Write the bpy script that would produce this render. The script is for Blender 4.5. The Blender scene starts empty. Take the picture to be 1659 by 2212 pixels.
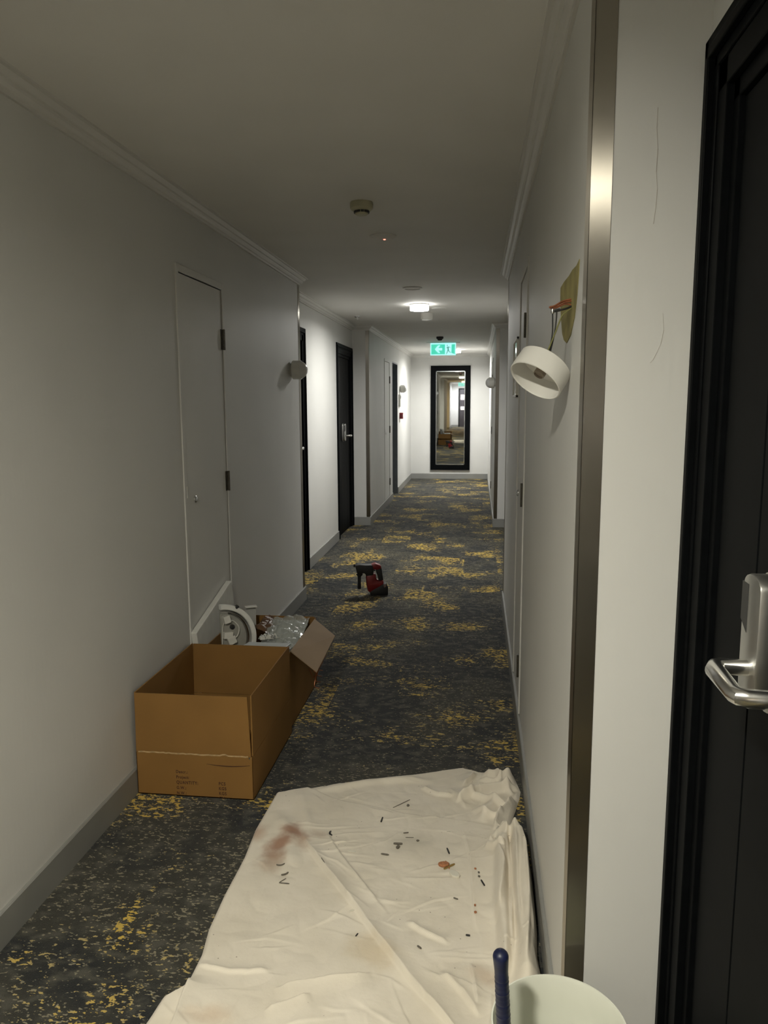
import bpy, bmesh, math, random
import numpy as np
from mathutils import Vector, Matrix, noise as mnoise

random.seed(7)
sc = bpy.context.scene
COL = sc.collection

# ------------------------------------------------------------------ camera
CAM_H = 1.48
cam_data = bpy.data.cameras.new('camera')
cam_data.sensor_fit = 'VERTICAL'
cam_data.sensor_height = 36.0
cam_data.lens = 1640.0 / 2212.0 * 36.0
cam_data.clip_start = 0.02
cam_data.clip_end = 100
cam = bpy.data.objects.new('camera', cam_data)
COL.objects.link(cam)
_y = Vector((203.5, 239.0, -1640.0)).normalized()          # corridor direction seen from the camera
_z = Vector((-56.5, 11000.0, 1640.0)); _z = (_z - _y * _y.dot(_z)).normalized()
_x = _y.cross(_z)
cam.matrix_world = Matrix.Translation((0, 0, CAM_H)) @ Matrix((_x, _y, _z)).to_4x4()
sc.camera = cam

# ------------------------------------------------------------------ world, exposure
world = bpy.data.worlds.new('world'); sc.world = world
world.use_nodes = True
world.node_tree.nodes['Background'].inputs[0].default_value = (0.02, 0.02, 0.022, 1)
world.node_tree.nodes['Background'].inputs[1].default_value = 1.0
sc.view_settings.view_transform = 'Standard'
sc.view_settings.look = 'None'
sc.view_settings.gamma = 1.0
sc.view_settings.use_curve_mapping = False
sc.view_settings.exposure = 0.0
sc.cycles.use_denoising = True
sc.cycles.use_adaptive_sampling = True
sc.cycles.adaptive_threshold = 0.08
sc.cycles.adaptive_min_samples = 16
sc.cycles.max_bounces = 8
sc.cycles.diffuse_bounces = 4
sc.cycles.glossy_bounces = 4
sc.cycles.sample_clamp_indirect = 6.0
sc.cycles.caustics_reflective = False
sc.cycles.caustics_refractive = False
# radiance of the ceiling lamps' diffusers (all light comes from lamps and lit signs)
LAMP_OVERHEAD = 1250.0
LAMP_MIDDLE = 790.0
LAMP_FAR_END = 1150.0
LAMP_WARM = 900.0
LAMP_RING = 16.0

# ------------------------------------------------------------------ helpers
def tag(o, label=None, cat=None, group=None, kind=None):
    if label: o['label'] = label
    if cat: o['category'] = cat
    if group: o['group'] = group
    if kind: o['kind'] = kind
    return o

def empty(name, loc=(0, 0, 0)):
    o = bpy.data.objects.new(name, None)
    o.empty_display_size = 0.05
    o.location = loc
    COL.objects.link(o)
    return o

class MB:
    """collects geometry for ONE mesh object, in world coordinates"""
    def __init__(s):
        s.v = []; s.f = []
    def add(s, verts, faces):
        n = len(s.v)
        s.v += [tuple(p) for p in verts]
        s.f += [tuple(i + n for i in q) for q in faces]
        return s
    def box(s, a, b, M=None):
        x0, y0, z0 = [min(a[i], b[i]) for i in range(3)]
        x1, y1, z1 = [max(a[i], b[i]) for i in range(3)]
        vs = [(x0, y0, z0), (x1, y0, z0), (x1, y1, z0), (x0, y1, z0), (x0, y0, z1), (x1, y0, z1), (x1, y1, z1), (x0, y1, z1)]
        if M is not None: vs = [M @ Vector(p) for p in vs]
        return s.add(vs, [(0, 3, 2, 1), (4, 5, 6, 7), (0, 1, 5, 4), (1, 2, 6, 5), (2, 3, 7, 6), (3, 0, 4, 7)])
    def lathe(s, prof, M=None, n=32, cap=True):
        """prof: (radius, height) points, revolved about local z"""
        vs = []; fs = []
        for r, z in prof:
            for k in range(n):
                a = 2 * math.pi * k / n
                vs.append(Vector((r * math.cos(a), r * math.sin(a), z)))
        for i in range(len(prof) - 1):
            for k in range(n):
                k2 = (k + 1) % n
                fs.append((i * n + k, i * n + k2, (i + 1) * n + k2, (i + 1) * n + k))
        if cap:
            fs.append(tuple(reversed(range(n))))
            fs.append(tuple((len(prof) - 1) * n + k for k in range(n)))
        if M is not None: vs = [M @ p for p in vs]
        return s.add(vs, fs)
    def tube(s, pts, r, n=8, cap=True):
        pts = [Vector(p) for p in pts]
        rs = r if isinstance(r, (list, tuple)) else [r] * len(pts)
        vs = []; fs = []
        ref = None
        for i, p in enumerate(pts):
            t = (pts[min(i + 1, len(pts) - 1)] - pts[max(i - 1, 0)]).normalized()
            if ref is None:
                ref = t.orthogonal().normalized()
            u = (ref - t * ref.dot(t))
            u = u.normalized() if u.length > 1e-6 else t.orthogonal().normalized()
            ref = u
            w = t.cross(u)
            for k in range(n):
                a = 2 * math.pi * k / n
                vs.append(p + (u * math.cos(a) + w * math.sin(a)) * rs[i])
        for i in range(len(pts) - 1):
            for k in range(n):
                k2 = (k + 1) % n
                fs.append((i * n + k, i * n + k2, (i + 1) * n + k2, (i + 1) * n + k))
        if cap:
            fs.append(tuple(reversed(range(n)))); fs.append(tuple((len(pts) - 1) * n + k for k in range(n)))
        return s.add(vs, fs)
    def prism(s, poly, h0, h1, M):
        """2-D polygon extruded from h0 to h1 along local z, then placed by M"""
        n = len(poly)
        vs = [M @ Vector((x, y, h0)) for x, y in poly] + [M @ Vector((x, y, h1)) for x, y in poly]
        fs = [tuple(reversed(range(n))), tuple(range(n, 2 * n))]
        fs += [(i, (i + 1) % n, n + (i + 1) % n, n + i) for i in range(n)]
        return s.add(vs, fs)
    def build(s, name, mat, parent=None, bevel=0, smooth=False, seg=2, subsurf=0):
        me = bpy.data.meshes.new(name)
        me.from_pydata(s.v, [], s.f)
        bm = bmesh.new(); bm.from_mesh(me)
        bmesh.ops.recalc_face_normals(bm, faces=bm.faces)
        if bevel:
            es = [e for e in bm.edges if len(e.link_faces) == 2 and e.calc_face_angle(0) > 0.5]
            bmesh.ops.bevel(bm, geom=es, offset=bevel, segments=seg, profile=0.5, affect='EDGES', clamp_overlap=True)
        if smooth:
            for f in bm.faces: f.smooth = True
            for e in bm.edges:
                if len(e.link_faces) == 2 and e.calc_face_angle(0) > 0.6: e.smooth = False
        bm.to_mesh(me); bm.free()
        me.materials.append(mat)
        o = bpy.data.objects.new(name, me)
        COL.objects.link(o)
        if parent is not None:
            o.parent = parent
            o.location = -Vector(parent.location)
        if subsurf:
            m = o.modifiers.new('subsurf', 'SUBSURF'); m.levels = m.render_levels = subsurf
        return o

def frame_M(origin, zdir, xhint=(0, 0, 1)):
    z = Vector(zdir).normalized()
    x = Vector(xhint); x = (x - z * x.dot(z))
    x = x.normalized() if x.length > 1e-5 else z.orthogonal().normalized()
    y = z.cross(x)
    m = Matrix((x, y, z)).transposed().to_4x4()
    return Matrix.Translation(origin) @ m

# ------------------------------------------------------------------ materials
def nodes_of(m):
    m.use_nodes = True
    return m.node_tree.nodes, m.node_tree.links

def mat(name, col, rough=0.5, metal=0.0, var=0.04, nscale=20.0, bump=0.0, bscale=200.0, spec=0.5, emit=None, estr=0.0, **kw):
    m = bpy.data.materials.new(name)
    N, L = nodes_of(m)
    b = N['Principled BSDF']
    tc = N.new('ShaderNodeTexCoord')
    nz = N.new('ShaderNodeTexNoise'); nz.inputs['Scale'].default_value = nscale; nz.inputs['Detail'].default_value = 1
    L.new(tc.outputs['Object'], nz.inputs['Vector'])
    rp = N.new('ShaderNodeValToRGB')
    rp.color_ramp.elements[0].position = 0.3; rp.color_ramp.elements[1].position = 0.7
    rp.color_ramp.elements[0].color = tuple(max(0, c * (1 - var)) for c in col) + (1,)
    rp.color_ramp.elements[1].color = tuple(min(1, c * (1 + var)) for c in col) + (1,)
    L.new(nz.outputs['Fac'], rp.inputs['Fac'])
    L.new(rp.outputs['Color'], b.inputs['Base Color'])
    b.inputs['Roughness'].default_value = rough
    b.inputs['Metallic'].default_value = metal
    b.inputs['Specular IOR Level'].default_value = spec
    for k, v in kw.items(): b.inputs[k.replace('_', ' ')].default_value = v
    if bump:
        n2 = N.new('ShaderNodeTexNoise'); n2.inputs['Scale'].default_value = bscale; n2.inputs['Detail'].default_value = 4
        L.new(tc.outputs['Object'], n2.inputs['Vector'])
        bp = N.new('ShaderNodeBump'); bp.inputs['Strength'].default_value = bump; bp.inputs['Distance'].default_value = 0.002
        L.new(n2.outputs['Fac'], bp.inputs['Height']); L.new(bp.outputs['Normal'], b.inputs['Normal'])
    if emit:
        b.inputs['Emission Color'].default_value = emit + (1,); b.inputs['Emission Strength'].default_value = estr
    return m

def wall_paint(name, col, rough=0.5, bump=0.10):
    """satin paint with the vertical-ish roller and brush relief the wall highlights show"""
    m = mat(name, col, rough, var=0.025, nscale=2.2, spec=0.3)
    N, L = nodes_of(m); b = N['Principled BSDF']
    tc = N.new('ShaderNodeTexCoord')
    mp = N.new('ShaderNodeMapping'); mp.inputs['Scale'].default_value = (60, 60, 11)
    nz = N.new('ShaderNodeTexNoise'); nz.inputs['Scale'].default_value = 1.0; nz.inputs['Detail'].default_value = 1.5
    L.new(tc.outputs['Object'], mp.inputs['Vector']); L.new(mp.outputs['Vector'], nz.inputs['Vector'])
    bp = N.new('ShaderNodeBump'); bp.inputs['Strength'].default_value = bump; bp.inputs['Distance'].default_value = 0.004
    L.new(nz.outputs['Fac'], bp.inputs['Height']); L.new(bp.outputs['Normal'], b.inputs['Normal'])
    return m

M_WALL = wall_paint('wall_paint', (0.625, 0.622, 0.60))
M_CEIL = mat('ceiling_paint', (0.73, 0.72, 0.69), 0.75, var=0.02, nscale=3, bump=0.1, bscale=60)
M_CORN = mat('cornice_paint', (0.63, 0.62, 0.59), 0.5, var=0.02, nscale=5)
M_BASE = mat('baseboard_paint', (0.25, 0.25, 0.235), 0.4, var=0.05, nscale=6)
M_BLACK = mat('black_door_paint', (0.0035, 0.004, 0.0045), 0.45, var=0.15, nscale=30, spec=0.03)
M_GREYDOOR = mat('grey_door_paint', (0.15, 0.165, 0.18), 0.4, var=0.08)
M_CUP = wall_paint('cupboard_paint', (0.64, 0.635, 0.61), 0.5, 0.08)
M_DARK = mat('dark_gap', (0.01, 0.01, 0.01), 0.9)
M_HINGE = mat('hinge_metal', (0.13, 0.12, 0.1), 0.35, 0.9, var=0.2, nscale=60)
M_CHROME = mat('chrome', (0.78, 0.78, 0.77), 0.24, 1.0, var=0.03)
M_SATIN = mat('satin_metal', (0.60, 0.60, 0.58), 0.38, 1.0, var=0.05)
M_PLASTIC = mat('white_plastic', (0.72, 0.71, 0.66), 0.4, var=0.03)
M_OLDPLASTIC = mat('aged_plastic', (0.42, 0.4, 0.27), 0.45, var=0.06)
M_DARKPLASTIC = mat('dark_plastic', (0.03, 0.03, 0.03), 0.5)
M_OPAL = mat('opal_glass', (0.75, 0.75, 0.73), 0.2, var=0.02)
M_RED = mat('red_plastic', (0.19, 0.008, 0.010), 0.4, var=0.1)
M_REDBOX = mat('red_callpoint', (0.20, 0.01, 0.016), 0.4, var=0.08)
M_TOOLBLACK = mat('tool_black', (0.012, 0.012, 0.013), 0.55, var=0.2, nscale=80, bump=0.1)
M_STEELBIT = mat('drill_steel', (0.12, 0.12, 0.12), 0.4, 0.9)

def steel():
    m = mat('brushed_steel', (0.38, 0.355, 0.31), 0.31, 1.0, var=0.05, nscale=8)
    N, L = nodes_of(m); b = N['Principled BSDF']
    b.inputs['Anisotropic'].default_value = 1.0
    tg = N.new('ShaderNodeTangent'); tg.direction_type = 'RADIAL'; tg.axis = 'Z'
    L.new(tg.outputs['Tangent'], b.inputs['Tangent'])
    tc = N.new('ShaderNodeTexCoord')
    mp = N.new('ShaderNodeMapping'); mp.inputs['Scale'].default_value = (900, 900, 3)
    nz = N.new('ShaderNodeTexNoise'); nz.inputs['Scale'].default_value = 1.0
    L.new(tc.outputs['Object'], mp.inputs['Vector']); L.new(mp.outputs['Vector'], nz.inputs['Vector'])
    mr = N.new('ShaderNodeMapRange'); mr.inputs['To Min'].default_value = 0.29; mr.inputs['To Max'].default_value = 0.34
    L.new(nz.outputs['Fac'], mr.inputs['Value']); L.new(mr.outputs['Result'], b.inputs['Roughness'])
    return m
M_STEEL = steel()

def carpet():
    m = bpy.data.materials.new('carpet')
    N, L = nodes_of(m); b = N['Principled BSDF']
    def new(t, **kw):
        n = N.new(t)
        for k, v in kw.items(): setattr(n, k, v)
        return n
    def math_(op, a, b_=None, clamp=False):
        n = new('ShaderNodeMath', operation=op, use_clamp=clamp)
        for i, v in enumerate((a, b_)):
            if v is None: continue
            if isinstance(v, (int, float)): n.inputs[i].default_value = v
            else: L.new(v, n.inputs[i])
        return n.outputs[0]
    def ramp(fac, lo, hi):
        n = new('ShaderNodeMapRange', interpolation_type='SMOOTHSTEP')
        n.inputs['From Min'].default_value = lo; n.inputs['From Max'].default_value = hi
        L.new(fac, n.inputs['Value']); return n.outputs[0]
    tc = new('ShaderNodeTexCoord')
    def noise(scale, sx=1.0, sy=1.0, detail=2.0, off=0.0, rough=0.5):
        mp = new('ShaderNodeMapping'); mp.inputs['Scale'].default_value = (sx, sy, 1); mp.inputs['Location'].default_value = (off, off * 1.7, off)
        L.new(tc.outputs['Object'], mp.inputs['Vector'])
        n = new('ShaderNodeTexNoise'); n.inputs['Scale'].default_value = scale; n.inputs['Detail'].default_value = detail; n.inputs['Roughness'].default_value = rough
        L.new(mp.outputs['Vector'], n.inputs['Vector']); return n.outputs['Fac']
    def cells(size_x, size_y, off):
        mp = new('ShaderNodeMapping'); mp.inputs['Scale'].default_value = (1 / size_x, 1 / size_y, 1); mp.inputs['Location'].default_value = (off, off * 2.3, 0)
        L.new(tc.outputs['Object'], mp.inputs['Vector'])
        fl = new('ShaderNodeVectorMath', operation='FLOOR'); L.new(mp.outputs['Vector'], fl.inputs[0])
        w = new('ShaderNodeTexWhiteNoise', noise_dimensions='2D'); L.new(fl.outputs[0], w.inputs['Vector']); return w.outputs['Value']
    fleck = noise(85, 0.55, 1.0, 2.0, 3.1, 0.62)
    fleck2 = noise(135, 0.5, 1.0, 1.0, 9.7, 0.6)
    pile = noise(420, 1, 1, 0, 1.0)
    patch = noise(3.3, 1, 1, 3.0, 5.2)
    c1 = cells(0.30, 0.34, 0.37); c2 = cells(0.21, 0.18, 4.61)
    pY = ramp(math_('ADD', math_('ADD', patch, math_('MULTIPLY', c1, 0.22)), math_('MULTIPLY', c2, 0.12)), 0.52, 0.90)
    big = noise(2.9, 1, 1, 2.0, 33.0)
    thrY = math_('SUBTRACT', 0.735, math_('MULTIPLY', pY, 0.225))
    isY = ramp(math_('SUBTRACT', fleck, thrY), 0.0, 0.02)
    thrG = math_('SUBTRACT', 0.775, math_('MULTIPLY', big, 0.26))
    isG = ramp(math_('SUBTRACT', fleck2, thrG), 0.0, 0.05)
    def mix(fac, a, c):
        n = new('ShaderNodeMix', data_type='RGBA')
        if isinstance(fac, float): n.inputs['Factor'].default_value = fac
        else: L.new(fac, n.inputs['Factor'])
        for key, v in ((6, a), (7, c)):
            if isinstance(v, tuple): n.inputs[key].default_value = v + (1,)
            else: L.new(v, n.inputs[key])
        return n.outputs[2]
    base = mix(ramp(big, 0.42, 0.60), (0.013, 0.0155, 0.018), (0.038, 0.037, 0.029))
    base = mix(ramp(noise(22, 0.7, 1, 3, 44.0), 0.45, 0.70), base, (0.078, 0.075, 0.060))
    colr = mix(isG, base, (0.25, 0.225, 0.155))
    ycol = mix(ramp(pY, 0.45, 0.95), (0.42, 0.335, 0.15), (0.60, 0.42, 0.085))
    colr = mix(isY, colr, ycol)
    shade = math_('ADD', 0.72, math_('MULTIPLY', pile, 0.56))
    vm = new('ShaderNodeVectorMath', operation='SCALE'); L.new(colr, vm.inputs[0]); L.new(shade, vm.inputs['Scale'])
    L.new(vm.outputs[0], b.inputs['Base Color'])
    b.inputs['Roughness'].default_value = 0.9
    b.inputs['Specular IOR Level'].default_value = 0.2
    b.inputs['Sheen Weight'].default_value = 0.08
    bp = new('ShaderNodeBump'); bp.inputs['Strength'].default_value = 0.6; bp.inputs['Distance'].default_value = 0.004
    L.new(pile, bp.inputs['Height']); L.new(bp.outputs['Normal'], b.inputs['Normal'])
    return m
M_CARPET = carpet()

def cardboard(name, col):
    m = mat(name, col, 0.75, var=0.06, nscale=6, spec=0.25)
    N, L = nodes_of(m); b = N['Principled BSDF']
    tc = N.new('ShaderNodeTexCoord')
    wv = N.new('ShaderNodeTexWave'); wv.inputs['Scale'].default_value = 110; wv.bands_direction = 'Z'
    L.new(tc.outputs['Object'], wv.inputs['Vector'])
    bp = N.new('ShaderNodeBump'); bp.inputs['Strength'].default_value = 0.08; bp.inputs['Distance'].default_value = 0.001
    L.new(wv.outputs['Fac'], bp.inputs['Height']); L.new(bp.outputs['Normal'], b.inputs['Normal'])
    return m
M_CARD = cardboard('cardboard', (0.25, 0.132, 0.038))
M_CARD2 = cardboard('pale_cardboard', (0.33, 0.235, 0.15))
M_INK = mat('brown_print', (0.055, 0.018, 0.008), 0.8)
M_TAPE = mat('clear_tape', (0.40, 0.27, 0.13), 0.12, var=0.1, nscale=40)

# ------------------------------------------------------------------ the corridor shell
XL, XR, XLR, XRR = -1.285, 0.200, -1.485, 0.400            # block faces and recessed faces, left / right
CEIL = 2.36
Y_END, Y_BACK = 14.70, -13.0
BLOCKS = [(-13.0, -9.5), (-6.0, -2.0), (1.50, 5.49), (9.0, 14.7)]
RECESS = [(-9.5, -6.0), (-2.0, 1.50), (5.49, 9.0)]
ARCH = 0.06                                                 # architrave width of the black doors
def recess_doors(a, b): return [(a + 0.02, a + 1.03), (b - 1.015, b - 0.004)]
CUP_L = [(3.225, 3.785), (10.53, 11.10)]
CUP_R = [(3.29, 3.80), (10.75, 11.3)]
EXIT_DOOR = (11.50, 12.25)

def wall_side(name, X, XRc, s, cups, extra):
    m = MB()
    outer = XRc + s * 0.12
    def run(X0, y0, y1, ops):
        ops = sorted(ops); y = y0
        for a, b, zb, zt in ops:
            if a > y: m.box((X0, y, 0), (outer, a, CEIL + 0.02))
            m.box((X0, a, zt), (outer, b, CEIL + 0.02))
            if zb > 0: m.box((X0, a, 0), (outer, b, zb))
            y = b
        if y1 > y: m.box((X0, y, 0), (outer, y1, CEIL + 0.02))
    for a, b in BLOCKS:
        run(X, a, b, [(c, d, 0.10, 2.037) for c, d in cups if a < c < b] + [e for e in extra if a < e[0] < b])
    for a, b in RECESS:
        run(XRc, a, b, [(c + ARCH, d - ARCH, 0.0, 2.04) for c, d in recess_doors(a, b)])
    return tag(m.build(name, M_WALL), kind='structure')
wall_left = wall_side('wall_left', XL, XLR, -1, CUP_L, [(EXIT_DOOR[0], EXIT_DOOR[1], 0.0, 2.08)])
wall_right = wall_side('wall_right', XR, XRR, 1, CUP_R, [])
tag(MB().box((XL - 0.35, Y_END, 0), (XR + 0.35, Y_END + 0.12, CEIL + 0.02)).build('wall_end', M_WALL), kind='structure')
tag(MB().box((XL - 0.35, Y_BACK - 0.12, 0), (XR + 0.35, Y_BACK, CEIL + 0.02)).build('wall_back', M_WALL), kind='structure')
tag(MB().box((-1.62, Y_BACK - 0.1, -0.06), (0.54, Y_END + 0.1, 0.0)).build('floor', M_CARPET), kind='structure')
tag(MB().box((-1.62, Y_BACK - 0.1, CEIL), (0.54, Y_END + 0.1, CEIL + 0.08)).build('ceiling', M_CEIL), kind='structure')

def sweep(m, path, prof):
    """profile (distance from wall, height) swept along a right-angled path with mitred corners; the room is on the right of the path"""
    n = len(path); P = [Vector((x, y, 0)) for x, y in path]
    nr = []
    for i in range(n - 1):
        d = (P[i + 1] - P[i]).normalized(); nr.append(Vector((d.y, -d.x, 0)))
    vs = []
    for i in range(n):
        o = nr[0] if i == 0 else nr[-1] if i == n - 1 else (nr[i - 1] + nr[i])
        for d, z in prof: vs.append(P[i] + o * d + Vector((0, 0, z)))
    k = len(prof); fs = []
    for i in range(n - 1):
        for j in range(k):
            j2 = (j + 1) % k
            fs.append((i * k + j, i * k + j2, (i + 1) * k + j2, (i + 1) * k + j))
    fs.append(tuple(range(k))); fs.append(tuple(reversed(range((n - 1) * k, n * k))))
    m.add(vs, fs)

# stepped plaster cornice
CORN = [(0, 2.306), (0.009, 2.306), (0.011, 2.316), (0.017, 2.319), (0.024, 2.328), (0.026, 2.336), (0.034, 2.338), (0.042, 2.348),
        (0.045, 2.353), (0.056, 2.354), (0.057, 2.361), (0, 2.361)]
def side_path(X, XRc):
    p = []
    for y0, y1 in BLOCKS:
        if p: p.append((XRc, y0))
        p += [(X, y0), (X, y1)]
        if y1 < Y_END: p.append((XRc, y1))
    return p
m = MB(); sweep(m, side_path(XL, XLR), CORN); tag(m.build('trim_1', M_CORN), kind='structure')
m = MB(); sweep(m, side_path(XR, XRR)[::-1], CORN); tag(m.build('trim_2', M_CORN), kind='structure')
m = MB(); sweep(m, [(XL, Y_END), (XR, Y_END)], CORN); tag(m.build('trim_3', M_CORN), kind='structure')
m = MB(); sweep(m, [(XR, Y_BACK), (XL, Y_BACK)], CORN); tag(m.build('trim_4', M_CORN), kind='structure')

BB = [(0, 0), (0.011, 0), (0.011, 0.097), (0.008, 0.1005), (0, 0.1005)]
def base_paths(X, XRc, gaps):
    out = []
    for i, (y0, y1) in enumerate(BLOCKS):
        cur = []
        if y0 > Y_BACK: cur.append((XRc, y0))
        cur.append((X, y0))
        for a, b in gaps:
            if y0 < a < y1:
                cur.append((X, a)); out.append(cur); cur = [(X, b)]
        cur.append((X, y1))
        if y1 < Y_END: cur.append((XRc, y1))
        out.append(cur)
    for a, b in RECESS:
        (c, d), (e, f) = recess_doors(a, b)
        out.append([(XRc, d), (XRc, e)])
    return out
m = MB()
for p in base_paths(XL, XLR, [EXIT_DOOR]): sweep(m, p, BB)
tag(m.build('baseboard_left', M_BASE), kind='structure')
m = MB()
for p in base_paths(XR, XRR, []): sweep(m, p[::-1], BB)
tag(m.build('baseboard_right', M_BASE), kind='structure')
m = MB(); sweep(m, [(XL, Y_END), (XR, Y_END)], BB); tag(m.build('baseboard_end', M_BASE), kind='structure')
m = MB(); sweep(m, [(XR, Y_BACK), (XL, Y_BACK)], BB); tag(m.build('baseboard_back', M_BASE), kind='structure')

# hairline plaster cracks in the return wall on the right
def crack(pts, w):
    m = MB()
    for i in range(len(pts) - 1):
        (x0, z0), (x1, z1) = pts[i], pts[i + 1]
        ww = w * random.uniform(0.5, 1.2)
        m.box((-ww, -0.0004, 0), (ww, 0.0004, math.hypot(x1 - x0, z1 - z0)),
              Matrix.Translation((x0, 1.4999, z0)) @ Matrix.Rotation(math.atan2(x1 - x0, z1 - z0), 4, 'Y'))
    o = m.build('wall_crack', mat('crack_line', (0.42, 0.39, 0.35), 0.9), wall_right)
    return o
crack([(0.313, 2.00), (0.3125, 1.965), (0.316, 1.93), (0.315, 1.89), (0.318, 1.86), (0.317, 1.83), (0.314, 1.80)], 0.0007)
crack([(0.338, 1.64), (0.341, 1.61), (0.337, 1.585), (0.331, 1.57), (0.324, 1.555), (0.319, 1.55)], 0.0005)

# ------------------------------------------------------------------ stainless corner guards
def guard(cx, cy, sx, sy, label):
    """cx, cy: the corner; sx: direction into the block along x, sy: along y"""
    m = MB(); t = 0.002; a, b = 0.038, 0.052
    xs = cx - sx * t; ys = cy - sy * t
    m.box((xs, ys, 0.101), (cx + sx * a, cy - sy * 0.0001, 2.304))
    m.box((xs, ys, 0.101), (cx - sx * 0.0001, cy + sy * b, 2.304))
    o = m.build('corner_guard', M_STEEL, bevel=0.0006, seg=1)
    return tag(o, label, 'corner guard', 'stainless corner guards')
guard(XR, 1.50, 1, 1, 'tall brushed steel corner guard beside the near black door')
guard(XL, 5.49, -1, -1, 'thin steel corner guard edge beside the wall light on the left wall')
guard(XR, 5.49, 1, -1, 'steel corner guard on the far end of the near right wall')
guard(XL, 9.0, -1, 1, 'steel corner guard left of the corridor, past the second black door')
guard(XR, 9.0, 1, 1, 'steel corner guard on the far right wall block, under its cornice')

# ------------------------------------------------------------------ doors
door_n = [0]
def lever_set(parent, W, yc, dirn):
    """electronic lock plate with a return lever; W(w, y, z) maps depth from the leaf face (negative = into corridor) to world; dirn: lever direction along y"""
    m = MB()
    n = 10
    # plate with a rounded top and bottom, domed
    def prof(half, top, bot, k=8):
        p = []
        for i in range(k + 1):
            a = math.pi * i / k; p.append((half * math.cos(a), top + half * 0.55 * math.sin(a)))
        for i in range(k + 1):
            a = math.pi + math.pi * i / k; p.append((half * math.cos(a), bot + half * 0.9 * math.sin(a)))
        return p
    R = Matrix([[0, 0, 1, 0], [1, 0, 0, 0], [0, 1, 0, 0], [0, 0, 0, 1]])
    def pl(poly, w0, w1):
        k = len(poly)
        vs = [W(w0, yc + u, z) for u, z in poly] + [W(w1, yc + u, z) for u, z in poly]
        m.add(vs, [tuple(reversed(range(k))), tuple(range(k, 2 * k))] + [(i, (i + 1) % k, k + (i + 1) % k, k + i) for i in range(k)])
    pl(prof(0.036, 1.225, 1.075), 0.0, -0.012)
    pl(prof(0.033, 1.223, 1.078), -0.012, -0.038)
    m.build('lock_plate', M_SATIN, parent, bevel=0.003, smooth=True)
    m = MB()
    far = -dirn
    u0, u1 = sorted((far * 0.010, far * 0.0345))
    m.add([W(-0.0385, yc + u, z) for u, z in ((u0, 1.155), (u1, 1.17), (u1, 1.225), (u0, 1.225))] +
          [W(-0.030, yc + u, z) for u, z in ((u0, 1.155), (u1, 1.17), (u1, 1.225), (u0, 1.225))],
          [(0, 1, 2, 3), (7, 6, 5, 4), (0, 4, 5, 1), (1, 5, 6, 2), (2, 6, 7, 3), (3, 7, 4, 0)])
    m.build('card_reader', M_DARKPLASTIC, parent)
    m = MB()
    yz = 1.107
    pts = []
    for w, y, z in [(-0.036, 0, 0), (-0.072, 0, 0), (-0.080, 0.004 * dirn, 0), (-0.085, 0.014 * dirn, 0), (-0.085, 0.100 * dirn, -0.002), (-0.082, 0.108 * dirn, -0.002), (-0.074, 0.112 * dirn, -0.002), (-0.020, 0.114 * dirn, -0.002)]:
        pts.append(W(w, yc + y, yz + z))
    m.tube(pts, [0.012, 0.012, 0.013, 0.013, 0.012, 0.012, 0.012, 0.011], 16)
    m.build('lever', M_CHROME, parent, smooth=True)

def hotel_door(X, s, y0, y1, handle):
    """black room door in a black stepped architrave; handle: +1 on the high-y side, -1 on the low-y side"""
    door_n[0] += 1
    root = empty('door_%d' % door_n[0], (X, (y0 + y1) / 2, 0)); root['kind'] = 'structure'
    W = lambda w, y, z: Vector((X + s * w, y, z))
    H = 2.04
    m = MB()
    for o0, o1, t in ((0.0, 0.022, 0.012), (0.022, 0.040, 0.017), (0.040, 0.060, 0.006)):
        m.box(W(-t, y0 + o0, 0), W(0.0, y0 + o1, H + ARCH - o0))
        m.box(W(-t, y1 - o1, 0), W(0.0, y1 - o0, H + ARCH - o0))
        m.box(W(-t, y0 + o0, H + ARCH - o1), W(0.0, y1 - o0, H + ARCH - o0))
    m.build('architrave', M_BLACK, root, bevel=0.0025)
    m = MB()
    a, b = y0 + ARCH, y1 - ARCH
    for d0, d1, w0, w1 in ((0.0, 0.045, -0.002, 0.11), (0.045, 0.075, 0.010, 0.11)):
        m.box(W(w0, a + d0, 0), W(w1, a + d1, H - d0)); m.box(W(w0, b - d1, 0), W(w1, b - d0, H - d0))
        m.box(W(w0, a + d0, H - d1), W(w1, b - d0, H - d0))
    m.build('door_frame', M_BLACK, root, bevel=0.0015, seg=1)
    la, lb, lt = a + 0.079, b - 0.079, H - 0.079
    m = MB()
    st = 0.185
    g = 0.005
    m.box(W(0.018, la, 0.006), W(0.06, la + st - g, lt)); m.box(W(0.018, lb - st + g, 0.006), W(0.06, lb, lt))
    m.box(W(0.018, la + st, 0.006), W(0.06, lb - st, lt)); m.box(W(0.026, la + 0.001, 0.007), W(0.055, lb - 0.001, lt - 0.001))
    m.build('leaf', M_BLACK, root, bevel=0.0012, seg=1)
    Wl = lambda w, y, z: Vector((X + s * (0.018 + w), y, z))
    if handle > 0: lever_set(root, Wl, lb - 0.275, -1)
    else: lever_set(root, Wl, la + 0.275, 1)
    return root

for a, b in RECESS[1:]:
    for k, (c, d) in enumerate(recess_doors(a, b)):
        hotel_door(XLR, -1, c, d, -1 if k else 1)
        hotel_door(XRR, 1, c, d, 1 if k else -1)

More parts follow.
